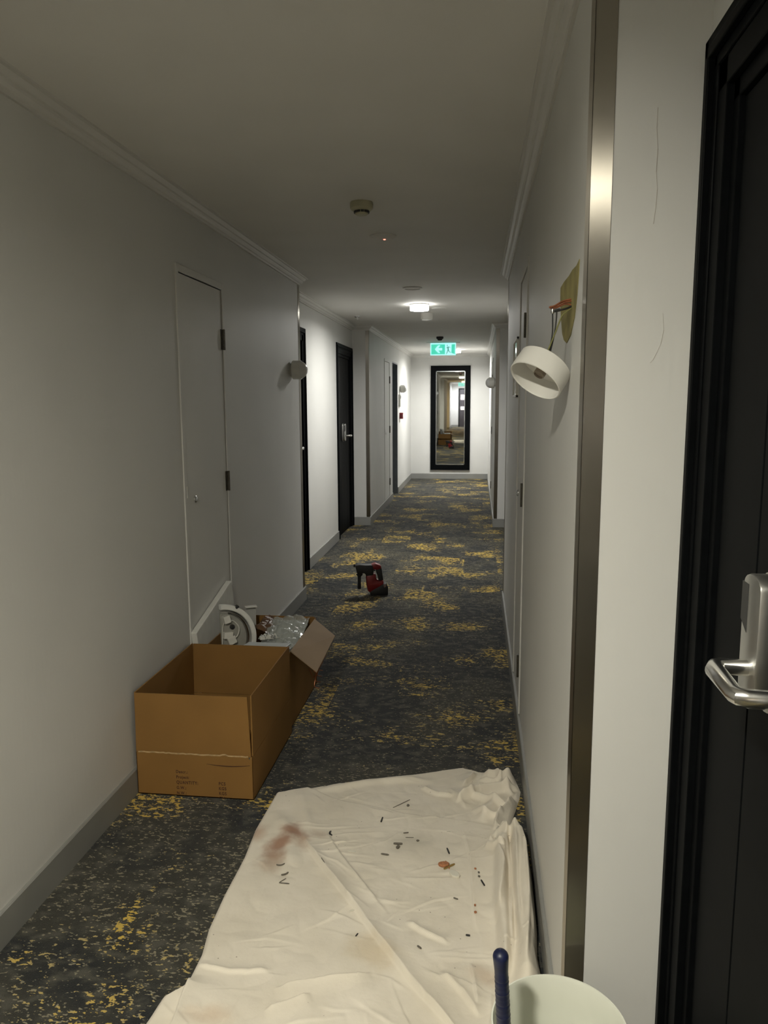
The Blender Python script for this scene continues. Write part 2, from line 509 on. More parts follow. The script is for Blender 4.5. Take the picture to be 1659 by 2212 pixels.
def cupboard_door(X, s, y0, y1, hinge):
    """flush painted service door with a thin frame; hinge +1 at the high-y side"""
    door_n[0] += 1
    root = empty('door_%d' % door_n[0], (X, (y0 + y1) / 2, 0.1)); root['kind'] = 'structure'
    W = lambda w, y, z: Vector((X + s * w, y, z))
    m = MB()
    for a, b, z0, z1 in ((y0 - 0.028, y0, 0.102, 2.069), (y1, y1 + 0.028, 0.102, 2.069), (y0, y1, 2.037, 2.069)):
        m.box(W(-0.006, a, z0), W(0.03, b, z1))
    m.build('door_frame', M_CUP, root, bevel=0.0015, seg=1)
    g = 0.004
    m = MB(); m.box(W(0.0, y0 + g, 0.104), W(0.035, y1 - g, 2.033))
    m.build('leaf', M_CUP, root, bevel=0.001, seg=1)
    m = MB(); m.box(W(0.05, y0, 0.10), W(0.06, y1, 2.037)); m.build('backing', M_DARK, root)
    yh = y1 if hinge > 0 else y0
    for z in (1.793, 1.080, 0.315):
        m = MB()
        m.box(W(-0.0075, yh - 0.003, z - 0.05), W(0.0, yh + 0.022, z + 0.05)); m.box(W(-0.0025, yh - 0.024, z - 0.05), W(0.0, yh + 0.002, z + 0.05))
        h = m.build('hinge', M_HINGE, root)
        k = MB(); k.tube([W(-0.010, yh, z - 0.051), W(-0.010, yh, z + 0.051)], 0.0055, 10); k.build('knuckle', M_HINGE, h, smooth=True)
        h_ = [c for c in h.children][-1]; h_.location = (0, 0, 0)
    yk = y0 + 0.10 if hinge > 0 else y1 - 0.10
    m = MB(); m.lathe([(0.016, 0), (0.016, 0.006), (0.011, 0.010), (0.006, 0.0105)], frame_M(W(0, yk, 1.042), (-s, 0, 0)), 20)
    m.build('lock_cylinder', M_CHROME, root, smooth=True)
    ye = y0 if hinge > 0 else y1
    m = MB(); m.box(W(-0.008, ye - 0.006, 1.06), W(0.0, ye + 0.006, 1.11)); m.build('catch_plate', M_CUP, root)
    return root
cupboard_door(XL, -1, *CUP_L[0], 1)
cupboard_door(XR, 1, *CUP_R[0], -1)
cupboard_door(XL, -1, *CUP_L[1], 1)
cupboard_door(XR, 1, *CUP_R[1], -1)

# grey door set deep in the left wall near the end of the corridor
door_n[0] += 1
root = empty('door_%d' % door_n[0], (XL, sum(EXIT_DOOR) / 2, 0)); root['kind'] = 'structure'
m = MB(); a, b = EXIT_DOOR
m.box((XL - 0.001, a, 0), (XL - 0.2, a + 0.02, 2.08)); m.box((XL - 0.001, b - 0.02, 0), (XL - 0.2, b, 2.08)); m.box((XL - 0.001, a, 2.06), (XL - 0.2, b, 2.08))
m.build('door_frame', M_GREYDOOR, root)
m = MB(); m.box((XL - 0.11, a + 0.022, 0.006), (XL - 0.15, b - 0.022, 2.058)); m.build('leaf', M_GREYDOOR, root, bevel=0.002, seg=1)

# ------------------------------------------------------------------ mirror on the end wall
root = empty('wall_mirror', (-0.524, Y_END, 0.17))
tag(root, 'tall black framed mirror on the white end wall', 'mirror')
mx0, mx1, mz0, mz1 = -0.902, -0.150, 0.172, 2.152
m = MB(); fw = 0.098; d = 0.035
m.box((mx0, Y_END - d, mz0), (mx0 + fw, Y_END - 0.001, mz1)); m.box((mx1 - fw, Y_END - d, mz0), (mx1, Y_END - 0.001, mz1))
m.box((mx0 + fw, Y_END - d, mz0), (mx1 - fw, Y_END - 0.001, mz0 + fw)); m.box((mx0 + fw, Y_END - d, mz1 - fw), (mx1 - fw, Y_END - 0.001, mz1))
m.build('frame', M_BLACK, root)
m = MB(); i = 0.004
m.box((mx0 + fw - 0.001, Y_END - 0.03, mz0 + fw - 0.001), (mx1 - fw + 0.001, Y_END - 0.02, mz0 + fw + 0.014))
m.box((mx0 + fw - 0.001, Y_END - 0.03, mz1 - fw - 0.014), (mx1 - fw + 0.001, Y_END - 0.02, mz1 - fw + 0.001))
m.box((mx0 + fw - 0.001, Y_END - 0.03, mz0 + fw), (mx0 + fw + 0.014, Y_END - 0.02, mz1 - fw)); m.box((mx1 - fw - 0.014, Y_END - 0.03, mz0 + fw), (mx1 - fw + 0.001, Y_END - 0.02, mz1 - fw))
m.build('bevel_edge', mat('mirror_bevel', (0.8, 0.82, 0.82), 0.2, 1.0), root)
yaw, tilt = math.radians(0.18), math.radians(0.10)
MM = Matrix.Translation(((mx0 + mx1) / 2, Y_END - 0.019, (mz0 + mz1) / 2)) @ Matrix.Rotation(yaw, 4, 'Z') @ Matrix.Rotation(tilt, 4, 'X')
hw, hh = (mx1 - mx0) / 2 - fw, (mz1 - mz0) / 2 - fw
m = MB(); m.box((-hw, -0.002, -hh), (hw, 0.002, hh), MM)
m.build('mirror_glass', mat('mirror_silver', (0.86, 0.88, 0.86), 0.015, 1.0, var=0.0), root)

# ------------------------------------------------------------------ ceiling lamps and ceiling fixtures
def emitter(name, col, strength):
    m = bpy.data.materials.new(name); N, L = nodes_of(m)
    b = N['Principled BSDF']
    b.inputs['Base Color'].default_value = (0.8, 0.8, 0.8, 1)
    rgb = N.new('ShaderNodeRGB'); rgb.outputs[0].default_value = col + (1,); L.new(rgb.outputs[0], b.inputs['Emission Color'])
    b.inputs['Emission Strength'].default_value = strength
    return m
def ceiling_lamp(x, y, col, strength, label, r=0.085, drop=0.055):
    root = empty('ceiling_lamp', (x, y, CEIL)); tag(root, label, 'lamp', 'round ceiling lamps')
    T = Matrix.Translation((x, y, CEIL))
    m = MB(); m.lathe([(r + 0.006, 0), (r + 0.006, -0.008), (r + 0.002, -0.010), (r, -0.010)], T, 40); m.build('rim', M_PLASTIC, root, smooth=True)
    m = MB(); m.lathe([(r, -0.0105), (r, -drop), (r - 0.004, -drop), (r - 0.004, -0.0105)], T, 24, cap=False)
    m.build('glass_ring', emitter('ring_glow', col, LAMP_RING), root, smooth=True)
    m = MB(); m.lathe([(r - 0.0045, -drop + 0.018), (r - 0.006, -drop + 0.0155), (0.004, -drop + 0.015)], T, 40)
    m.build('diffuser', M_OPAL, root, smooth=True)
    ld = bpy.data.lights.new('lamp_light', 'AREA'); ld.shape = 'DISK'; ld.size = 2 * (r - 0.006); ld.color = col
    ld.energy = strength * math.pi * math.pi * (r - 0.006) ** 2
    lo = bpy.data.objects.new('lamp_light', ld); COL.objects.link(lo); lo.parent = root; lo.location = (0, 0, -drop + 0.014)
ceiling_lamp(-0.54, -0.06, (1.0, 0.955, 0.81), LAMP_OVERHEAD, 'round ceiling lamp over the near doors, behind the viewer')
ceiling_lamp(-0.545, 7.12, (1.0, 0.985, 0.93), LAMP_MIDDLE, 'bright round ceiling lamp in the middle of the corridor')
ceiling_lamp(-0.39, 13.3, (1.0, 0.99, 0.95), LAMP_FAR_END, 'round ceiling lamp just behind the green exit sign')
ceiling_lamp(-0.56, -7.6, (1.0, 0.70, 0.28), LAMP_WARM, 'warm yellow ceiling lamp seen only in the mirror')
ceiling_lamp(-0.56, -12.0, (0.93, 0.94, 1.0), LAMP_FAR_END * 1.3, 'cool white ceiling lamp lighting the wall seen in the mirror')

def lathe_thing(name, x, y, parts, label, cat, group=None):
    root = empty(name, (x, y, CEIL)); tag(root, label, cat, group)
    for pn, prof, mt in parts:
        m = MB(); m.lathe(prof, Matrix.Translation((x, y, CEIL)), 36); m.build(pn, mt, root, smooth=True)
    return root
# near smoke detector
def smoke(x, y, body, label, sc_=1.0):
    root = empty('smoke_detector', (x, y, CEIL)); tag(root, label, 'smoke detector')
    T = Matrix.Translation((x, y, CEIL)) @ Matrix.Scale(sc_, 4)
    m = MB(); m.lathe([(0.050, 0), (0.052, -0.008), (0.051, -0.026), (0.044, -0.034), (0.038, -0.036)], T, 36); m.build('body', body, root, smooth=True)
    m = MB(); m.lathe([(0.031, -0.034), (0.029, -0.050), (0.024, -0.0545), (0.004, -0.056)], T, 36); m.build('sensor_dome', body, root, smooth=True)
    for k in range(12):
        a = 2 * math.pi * (k + 0.5) / 12
        m = MB(); m.box((-0.0065, 0.026, -0.046), (0.0065, 0.0345, -0.0375), T @ Matrix.Rotation(a, 4, 'Z')); m.build('vent', M_DARKPLASTIC, root)
smoke(-0.528, 3.51, M_OLDPLASTIC, 'round cream smoke detector on the near ceiling')
smoke(-0.533, 10.66, M_DARKPLASTIC, 'small dark smoke detector in front of the exit sign', 0.95)
root = lathe_thing('motion_sensor', -0.519, 4.21, [('cover', [(0.072, 0), (0.072, -0.004), (0.066, -0.0085), (0.03, -0.011), (0.004, -0.0115)], M_CEIL)],
                   'flat round ceiling sensor with a tiny red light', 'sensor')
m = MB(); m.lathe([(0.0065, -0.010), (0.006, -0.014), (0.002, -0.0155)], Matrix.Translation((-0.514, 4.24, CEIL)), 16)
tag(m.build('indicator_light', emitter('red_led', (1.0, 0.18, 0.12), 4.0), root, smooth=True), 'tiny lit red indicator')
for dx in (-0.055, 0.055):
    m = MB(); m.lathe([(0.004, -0.006), (0.003, -0.0105)], Matrix.Translation((-0.519 + dx, 4.20, CEIL)), 12); m.build('screw', M_PLASTIC, root)
lathe_thing('ceiling_speaker', -0.521, 6.10, [('ring', [(0.075, 0), (0.075, -0.007), (0.062, -0.010), (0.058, -0.004)], M_CEIL), ('cover', [(0.058, -0.002), (0.05, -0.005), (0.004, -0.006)], M_CEIL)],
            'flat white disc on the ceiling before the bright lamp', 'ceiling disc')
lathe_thing('emergency_light', -0.525, 7.85, [('base', [(0.062, 0), (0.062, -0.035), (0.060, -0.058), (0.055, -0.0585)], M_PLASTIC), ('lens', [(0.052, -0.0586), (0.05, -0.066), (0.004, -0.068)], M_OPAL)],
            'white round drum fitting hanging just past the bright lamp', 'ceiling fitting')
lathe_thing('ceiling_plate', -0.385, 7.45, [('plate', [(0.07, 0), (0.07, -0.006), (0.06, -0.009), (0.004, -0.01)], M_CEIL)], 'thin round ceiling plate right of the bright lamp', 'ceiling disc')
lathe_thing('sprinkler_head', -1.26, 8.0, [('escutcheon', [(0.035, 0), (0.034, -0.006), (0.02, -0.012)], M_CHROME), ('deflector', [(0.006, -0.012), (0.006, -0.028), (0.016, -0.029), (0.016, -0.031), (0.003, -0.033)], M_CHROME)],
            'small chrome sprinkler head at the ceiling above the second black door', 'sprinkler')

# ------------------------------------------------------------------ exit signs
M_SIGNWHITE = emitter('sign_white', (0.42, 1.0, 0.97), 0.95)
M_SIGNGREEN = emitter('sign_green', (0.0, 0.80, 0.53), 0.75)
M_SIGNMAN = emitter('sign_dark_green', (0.0, 0.22, 0.18), 0.6)
for _m in (M_SIGNGREEN, M_SIGNMAN): _m.cycles.emission_sampling = 'NONE'
def exit_sign(x, y, face, label):
    """face -1: picture towards -y"""
    root = empty('exit_sign', (x, y, CEIL)); tag(root, label, 'exit sign')
    zc = 2.261; w, h = 0.193, 0.090
    m = MB(); m.box((x - 0.253, y - 0.03, CEIL - 0.006), (x + 0.253, y + 0.03, CEIL)); m.build('mounting_plate', M_SATIN, root)
    m = MB(); m.box((x - w, y - 0.008, zc - h), (x + w, y + 0.008, zc + h + 0.004)); m.build('panel', M_SIGNWHITE, root, bevel=0.002, seg=1)
    F = Matrix.Translation((x, y, zc)) @ Matrix.Diagonal((0.955, 1, 0.955, 1)) @ (Matrix.Rotation(math.pi / 2, 4, 'X') if face < 0 else Matrix.Rotation(math.pi, 4, 'Z') @ Matrix.Rotation(math.pi / 2, 4, 'X'))
    def flat(name, polys, mt, t0, t1):
        m = MB()
        for p in polys: m.prism(p, t0, t1, F)
        m.build(name, mt, root)
    rect = lambda a, b, c, d: [(a, c), (b, c), (b, d), (a, d)]
    flat('arrow_field', [rect(-0.186, 0.030, -0.078, 0.076)], M_SIGNGREEN, 0.008, 0.0092)
    ar = [(-0.132, 0.0), (-0.074, 0.062), (-0.042, 0.062), (-0.078, 0.018), (-0.014, 0.018), (-0.014, -0.018), (-0.078, -0.018), (-0.042, -0.058), (-0.074, -0.058)]
    flat('arrow', [ar], M_SIGNWHITE, 0.0092, 0.0102)
    flat('doorway_field', [[(0.132, 0.076), (0.186, 0.076), (0.186, -0.078), (0.132, -0.060)]], M_SIGNGREEN, 0.008, 0.0092)
    def limb(a, b, w0, w1):
        a = Vector(a); b = Vector(b); d = (b - a).normalized(); n = Vector((-d.y, d.x))
        return [tuple(a + n * w0), tuple(b + n * w1), tuple(b - n * w1), tuple(a - n * w0)]
    head = [(0.066 + 0.009 * math.cos(t * math.pi / 6), 0.058 + 0.009 * math.sin(t * math.pi / 6)) for t in range(12)]
    fig = [head, limb((0.074, 0.036), (0.082, -0.012), 0.010, 0.009), limb((0.072, 0.036), (0.056, 0.024), 0.005, 0.004), limb((0.056, 0.024), (0.044, 0.012), 0.004, 0.004),
           limb((0.076, 0.036), (0.100, 0.034), 0.005, 0.004), limb((0.100, 0.034), (0.112, 0.016), 0.004, 0.004), limb((0.079, -0.008), (0.066, -0.040), 0.007, 0.005),
           limb((0.066, -0.040), (0.054, -0.074), 0.005, 0.005), limb((0.083, -0.010), (0.096, -0.042), 0.007, 0.005), limb((0.096, -0.042), (0.124, -0.048), 0.005, 0.004)]
    flat('running_figure', fig, M_SIGNMAN, 0.008, 0.0098)
exit_sign(-0.536, 11.72, -1, 'lit green exit sign with arrow hanging before the mirror')
exit_sign(-0.68, -10.6, 1, 'small lit exit sign visible only inside the mirror')

# ------------------------------------------------------------------ wall lights
def sconce(X, s, y, z, label):
    root = empty('wall_light', (X, y, z)); tag(root, label, 'wall light', 'round white wall lights')
    T = frame_M((X, y, z), (-s, 0, 0))
    m = MB(); m.lathe([(0.045, 0), (0.045, 0.012), (0.040, 0.015)], T, 32); m.build('back_plate', M_PLASTIC, root, smooth=True)
    m = MB(); m.lathe([(0.060, 0.012), (0.064, 0.016), (0.064, 0.072), (0.061, 0.072), (0.060, 0.02)], T, 40, cap=True); m.build('shade', M_PLASTIC, root, smooth=True)
    m = MB(); m.lathe([(0.058 * math.cos(a), 0.066 + 0.050 * math.sin(a)) for a in [i * math.pi / 2 / 9 for i in range(9)]] + [(0.002, 0.116)], T, 40); m.build('globe', M_OPAL, root, smooth=True)
sconce(XL, -1, 5.21, 1.700, 'round white wall light on the left wall near the corner')
sconce(XL, -1, 12.62, 1.690, 'small round wall light at the far left end of the corridor')
sconce(XR, 1, 9.30, 1.700, 'round white wall light on the far right wall block')

# intercom and red call point at the far end of the left wall
root = empty('intercom', (XL, 12.50, 1.42)); tag(root, 'slim white wall box under the far left wall light', 'intercom')
m = MB(); m.box((XL, 12.42, 1.40), (XL + 0.028, 12.56, 1.60)); m.build('body', M_PLASTIC, root, bevel=0.004)
m = MB(); m.box((XL + 0.028, 12.45, 1.53), (XL + 0.030, 12.53, 1.58)); m.build('grille', M_DARKPLASTIC, root)
root = empty('fire_call_point', (XL, 12.60, 1.255)); tag(root, 'dark red fire alarm call point on the far left wall', 'call point')
m = MB(); m.box((XL, 12.54, 1.20), (XL + 0.055, 12.64, 1.30)); m.build('body', M_REDBOX, root, bevel=0.003)
m = MB(); m.box((XL + 0.055, 12.56, 1.225), (XL + 0.057, 12.62, 1.275)); m.build('break_glass', M_PLASTIC, root)
m = MB(); m.box((XL, 12.545, 1.145), (XL + 0.004, 12.60, 1.198)); m.build('instruction_tag', M_OLDPLASTIC, root)

# framed notice under glass on the right wall, almost edge-on
root = empty('framed_notice', (XR, 4.12, 1.66)); tag(root, 'narrow framed notice behind the dangling lamp shade', 'frame')
m = MB(); y0, y1, z0, z1 = 3.93, 4.31, 1.50, 1.80
for a, b, c, d in ((y0, y0 + 0.012, z0, z1), (y1 - 0.012, y1, z0, z1), (y0, y1, z0, z0 + 0.012), (y0, y1, z1 - 0.012, z1)):
    m.box((XR - 0.012, a, c), (XR, b, d))
m.build('frame', M_PLASTIC, root, bevel=0.001, seg=1)
m = MB(); m.box((XR - 0.006, y0 + 0.01, z0 + 0.01), (XR - 0.001, y1 - 0.01, z1 - 0.01)); m.build('glass', mat('notice_glass', (0.7, 0.7, 0.68), 0.12, var=0.03), root)

# ------------------------------------------------------------------ bare patch and dangling wall light on the right wall
patch_yz = [(1.979, 1.757), (1.90, 1.760), (1.804, 1.758), (1.74, 1.761), (1.671, 1.758), (1.624, 1.763), (1.631, 1.735), (1.648, 1.693), (1.678, 1.655),
            (1.739, 1.622), (1.812, 1.611), (1.87, 1.622), (1.910, 1.640), (1.952, 1.685), (1.977, 1.730)]
def patch_mat():
    m = mat('bare_plaster', (0.30, 0.26, 0.10), 0.85, var=0.25, nscale=14, bump=0.5, bscale=90)
    return m
F = Matrix([[0, 0, -1, XR - 0.0006], [1, 0, 0, 0], [0, 1, 0, 0], [0, 0, 0, 1]])
m = MB(); m.prism(patch_yz, -0.0004, 0.0009, F)
o = m.build('plaster_patch', patch_mat()); tag(o, 'bare yellowish plaster patch where the right wall light was', 'wall patch')
root = empty('dangling_wall_light', (0.14, 1.75, 1.56)); tag(root, 'white drum lamp shade dangling by its wires from bare patch', 'wall light')
n_ax = Vector((-0.515, -0.40, -0.763)).normalized()           # direction the open end faces
cen = Vector((0.124, 1.742, 1.524))                         # centre of the open end
T = frame_M(cen, -n_ax)
R = 0.0625; D = 0.047
m = MB(); m.lathe([(R - 0.004, 0.003), (R - 0.0022, 0.0), (R, 0.001), (R, D), (R - 0.004, D + 0.003), (0.012, D + 0.003), (0.012, D), (R - 0.005, D - 0.002), (R - 0.004, 0.003)], T, 64, cap=False)
m.build('shade', mat('shade_white', (0.76, 0.75, 0.71), 0.42, var=0.02), root, smooth=True)
m = MB(); m.lathe([(0.013, D - 0.002), (0.013, 0.018), (0.011, 0.016), (0.011, 0.022), (0.003, 0.024)], T, 24); m.build('lamp_holder', mat('holder_brown', (0.36, 0.30, 0.24), 0.4), root, smooth=True)
top = T @ Vector((0, 0, D))
M_COPPER = mat('red_wire', (0.26, 0.085, 0.035), 0.4, var=0.2, nscale=100)
M_WIREB = mat('black_wire', (0.02, 0.02, 0.02), 0.4)
M_WIREG = mat('earth_wire', (0.22, 0.22, 0.08), 0.45)
def wire(pts, r, mt, name='wire', parent=root):
    P = [Vector(p) for p in pts]; out = []
    for i in range(len(P) - 1):
        p0, p1, p2, p3 = P[max(i - 1, 0)], P[i], P[i + 1], P[min(i + 2, len(P) - 1)]
        for k in range(6):
            t = k / 6.0
            out.append(0.5 * ((2 * p1) + (p2 - p0) * t + (2 * p0 - 5 * p1 + 4 * p2 - p3) * t * t + (3 * p1 - p0 - 3 * p2 + p3) * t ** 3))
    out.append(P[-1])
    m = MB(); m.tube(out, r, 8); return m.build(name, mt, parent, smooth=True)
tip = Vector((0.160, 1.757, 1.683))
wire([(0.201, 1.735, 1.695), (0.185, 1.752, 1.694), (0.168, 1.757, 1.687), (0.153, 1.760, 1.685)], 0.0022, M_COPPER)
wire([(0.201, 1.745, 1.688), (0.186, 1.755, 1.691), (0.170, 1.758, 1.684), (0.156, 1.761, 1.683)], 0.0020, M_COPPER)
wire([(0.201, 1.742, 1.700), (0.182, 1.750, 1.697), (0.165, 1.755, 1.688), (0.155, 1.758, 1.686)], 0.0018, M_COPPER)
wire([(0.201, 1.730, 1.684), (0.188, 1.745, 1.680), (0.176, 1.752, 1.678), (0.168, 1.75, 1.676)], 0.0022, M_WIREB)
wire([tip, (0.161, 1.756, 1.66), (0.160, 1.75, 1.62), top + Vector((0.002, 0, 0))], 0.0016, M_WIREB)
wire([(0.169, 1.75, 1.676), (0.168, 1.752, 1.65), (0.163, 1.75, 1.615), top + Vector((0.004, 0.002, 0))], 0.0016, M_WIREB)
wire([(0.201, 1.72, 1.680), (0.188, 1.735, 1.672), (0.179, 1.742, 1.663), (0.165, 1.744, 1.625), top + Vector((-0.008, 0.002, -0.002))], 0.0017, M_WIREG)
m = MB(); m.tube([(0.176, 1.752, 1.6785), (0.163, 1.75, 1.676)], 0.0035, 10); m.build('connector', M_DARKPLASTIC, root, smooth=True)
m = MB(); m.lathe([(0.003, -0.005), (0.004, 0), (0.003, 0.005)], frame_M((0.1605, 1.756, 1.676), (0, 0, 1)), 12); m.build('crimp', M_CHROME, root, smooth=True)

# ------------------------------------------------------------------ cartons
def wall_sheet(m, p0, p1, p2, p3, t, nrm):
    """a cardboard sheet with thickness"""
    n = Vector(nrm).normalized() * t
    vs = [Vector(p) for p in (p0, p1, p2, p3)]; vs += [v + n for v in vs]
    m.add(vs, [(0, 1, 2, 3), (7, 6, 5, 4), (0, 4, 5, 1), (1, 5, 6, 2), (2, 6, 7, 3), (3, 7, 4, 0)])
T_C = 0.0045
bx0, bx1, by0, by1, bz = -1.272, -0.816, 2.585, 3.180, 0.172
root = empty('cardboard_carton', ((bx0 + bx1) / 2, (by0 + by1) / 2, 0)); tag(root, 'empty brown cardboard carton with four raised flaps and printed lines', 'carton')
m = MB()
m.box((bx0, by0, 0.001), (bx1, by1, 0.007))
m.box((bx0, by0, 0.001), (bx1, by0 + T_C, bz)); m.box((bx0, by1 - T_C, 0.001), (bx1, by1, bz))
m.box((bx0, by0, 0.001), (bx0 + T_C, by1, bz)); m.box((bx1 - T_C, by0, 0.001), (bx1, by1, bz))
m.build('body', M_CARD, root, bevel=0.0015, seg=1)
fz = 0.405
m = MB(); wall_sheet(m, (bx0 + 0.001, by0, bz + 0.002), (bx1 - 0.006, by0, bz + 0.002), (bx1 - 0.016, by0 + 0.002, fz), (bx0 + 0.006, by0 + 0.002, fz - 0.002), T_C, (0, 1, 0)); m.build('flap', M_CARD, root)
m = MB(); wall_sheet(m, (bx0 + 0.001, by1, bz + 0.002), (bx1 - 0.002, by1, bz + 0.002), (bx1 - 0.014, by1 + 0.006, fz - 0.004), (bx0 + 0.006, by1 + 0.006, fz - 0.004), T_C, (0, -1, 0)); m.build('flap', M_CARD, root)
m = MB(); wall_sheet(m, (bx1, by0 + 0.006, bz + 0.002), (bx1, by1 - 0.003, bz + 0.002), (bx1 - 0.002, by1 - 0.012, fz + 0.004), (bx1 + 0.001, by0 + 0.003, fz + 0.006), T_C, (-1, 0, 0)); m.build('flap', M_CARD, root)
m = MB(); wall_sheet(m, (bx0, by0 + 0.005, bz + 0.002), (bx0, by1 - 0.003, bz + 0.002), (bx0 + 0.003, by1 - 0.004, fz), (bx0 + 0.003, by0 + 0.004, fz), T_C, (1, 0, 0)); m.build('flap', M_CARD, root)
# tape along the crease and torn paper edge
def strip(pts, w, y, mt, name, parent, bumpy=0.0015):
    m = MB(); vs = []; fs = []
    for i, (x, z) in enumerate(pts):
        yy = y - 0.0006 - random.uniform(0, bumpy)
        vs += [(x, yy, z - w / 2), (x, yy - 0.001, z + w / 2)]
    for i in range(len(pts) - 1): fs.append((2 * i, 2 * i + 2, 2 * i + 3, 2 * i + 1))
    k = len(vs); vs += [(a, b + 0.0012, c) for a, b, c in vs]
    fs += [tuple(j + k for j in reversed(f)) for f in fs]
    m.add(vs, fs); return m.build(name, mt, parent)
M_TORN = mat('torn_edge', (0.52, 0.37, 0.20), 0.5, var=0.2, nscale=60)
pts = [(bx0 + 0.01 + i * 0.011, bz + 0.001 + random.uniform(-0.0012, 0.0012) + (0.004 if i in (30, 31) else 0)) for i in range(40)]
strip(pts, 0.0055, by0, M_TORN, 'crease_strip', root)
m = MB(); m.lathe([(0.004, 0), (0.003, 0.002)], frame_M((bx1 - 0.012, by0 - 0.0005, bz - 0.004), (0, -1, 0)), 10); m.build('tape_scrap', M_CHROME, root)
m = MB()
hp = [(-0.995 + i * 0.168 / 14, by0 - 0.0004, 0.1365 - 0.0055 * math.sin(math.pi * i / 14) + 0.002 * i / 14) for i in range(15)]
m.tube(hp, [0.0005 + 0.0013 * math.sin(math.pi * i / 14) for i in range(15)], 6); m.build('hand_slot', M_INK, root)
def print_line(txt, x, z, size, parent=root, y=by0):
    cu = bpy.data.curves.new('printed_line', 'FONT'); cu.body = txt; cu.size = size; cu.extrude = 0.0002; cu.space_character = 1.18; cu.offset = 0.00035
    cu.materials.append(M_INK)
    o = bpy.data.objects.new('printed_line', cu); COL.objects.link(o)
    o.parent = parent; o.location = Vector((x, y - 0.0004, z)) - Vector(parent.location); o.rotation_euler = (math.pi / 2, 0, 0)
    o.scale = (0.82, 1.0, 1.0)
    dg = bpy.context.evaluated_depsgraph_get(); me_ = bpy.data.meshes.new_from_object(o.evaluated_get(dg))
    o2 = bpy.data.objects.new('printed_line', me_); COL.objects.link(o2); o2.parent = parent; o2.location = o.location.copy(); o2.rotation_euler = o.rotation_euler.copy(); o2.scale = o.scale.copy()
    bpy.data.objects.remove(o)
for i, t in enumerate(['Descr.:', 'Project:', 'QUANTITY:', 'G.W.:', 'N.W.:']):
    print_line(t, -1.117, 0.094 - i * 0.0215, 0.0165 if i != 2 else 0.0175)
for i, t in enumerate(['PCS', 'KGS', 'KGS', 'CM']):
    print_line(t, -0.951, 0.0545 - i * 0.0195, 0.0175)

# second carton
cx0, cx1, cy0, cy1, cz = -1.248, -0.832, 3.215, 3.800, 0.358
root = empty('cardboard_carton', ((cx0 + cx1) / 2, (cy0 + cy1) / 2, 0)); tag(root, 'full cardboard carton behind, with a pale flap folded outwards', 'carton')
m = MB()
m.box((cx0, cy0, 0.001), (cx1, cy1, 0.007))
m.box((cx0, cy0, 0.001), (cx1, cy0 + T_C, cz)); m.box((cx0, cy1 - T_C, 0.001), (cx1, cy1, cz))
m.box((cx0, cy0, 0.001), (cx0 + T_C, cy1, cz)); m.box((cx1 - T_C, cy0, 0.001), (cx1, cy1, cz))
m.build('body', M_CARD, root, bevel=0.0015, seg=1)
m = MB(); wall_sheet(m, (cx1, cy0 + 0.03, cz + 0.004), (cx1, cy1 - 0.035, cz + 0.004), (cx1 + 0.137, cy1 - 0.19, cz - 0.034), (cx1 + 0.137, cy0 - 0.045, cz - 0.062), T_C, (0, 0, -1)); m.build('flap', M_CARD2, root)
m = MB(); wall_sheet(m, (cx0 + 0.01, cy1, cz), (cx1 - 0.01, cy1, cz), (cx1 - 0.01, cy1 + 0.07, cz - 0.14), (cx0 + 0.01, cy1 + 0.07, cz - 0.14), T_C, (0, 0, 1)); m.build('flap', M_CARD, root)
# copper wire curls spilling over the carton's side
M_COPW = mat('copper_wire', (0.45, 0.16, 0.07), 0.35, 0.4)
for k in range(4):
    rx = random.uniform
    base = Vector((cx1 + 0.004, 3.60 + 0.03 * k, 0.10 + 0.02 * k))
    o = wire([base + Vector((0.0, 0, 0.05)), base + Vector((0.02, 0.01, 0.0)), base + Vector((0.035 + 0.01 * k, 0.02, 0.03)), base + Vector((0.03, -0.02, -0.03)), base + Vector((0.05, 0.0, -0.05))], 0.0022, M_COPW, 'copper_wire', root)

# white panel leaning by the wall in the second carton
root = empty('foam_board', (-1.25, 3.4, 0.02)); tag(root, 'thick white panel standing tilted between carton and wall', 'panel')
Mx = Matrix.Translation((-1.267, 3.198, 0.446)) @ Matrix.Rotation(math.radians(13.7), 4, 'X')
m = MB(); m.box((-0.015, 0, -0.34), (0.014, 0.52, 0), Mx); m.build('board', mat('panel_white', (0.74, 0.74, 0.70), 0.5), root, bevel=0.003)

# round light fitting standing in the carton
ctr = Vector((-1.196, 3.365, 0.362))
root = empty('round_light_fitting', ctr); tag(root, 'half round white ceiling light base standing on edge in carton', 'light fitting')
T = frame_M(ctr, (0.62, -0.78, 0.08))
SG = 1 if (T @ Vector((0, 1, 0)) - T.translation).x > 0 else -1
Rr = 0.170
def half_lathe(prof, n=40):
    vs = []; fs = []; k = len(prof)
    for i in range(n + 1):
        a = math.pi * i / n
        for r, z in prof: vs.append(T @ Vector((r * math.cos(a), SG * r * math.sin(a), z)))
    for i in range(n):
        for j in range(k):
            j2 = (j + 1) % k; fs.append((i * k + j, i * k + j2, (i + 1) * k + j2, (i + 1) * k + j))
    fs += [tuple(range(k)), tuple(range(n * k, n * k + k))]
    return MB().add(vs, fs)
half_lathe([(Rr, -0.012), (Rr, 0.016), (Rr - 0.003, 0.020), (Rr - 0.020, 0.020), (Rr - 0.024, 0.016), (Rr - 0.024, -0.012)]).build('rim', mat('fitting_white', (0.78, 0.78, 0.75), 0.3), root, smooth=True)
half_lathe([(Rr - 0.024, -0.004), (Rr - 0.026, 0.006), (Rr - 0.034, 0.010), (Rr - 0.040, 0.006), (Rr - 0.046, -0.004)]).build('inner_ring', M_CHROME, root, smooth=True)
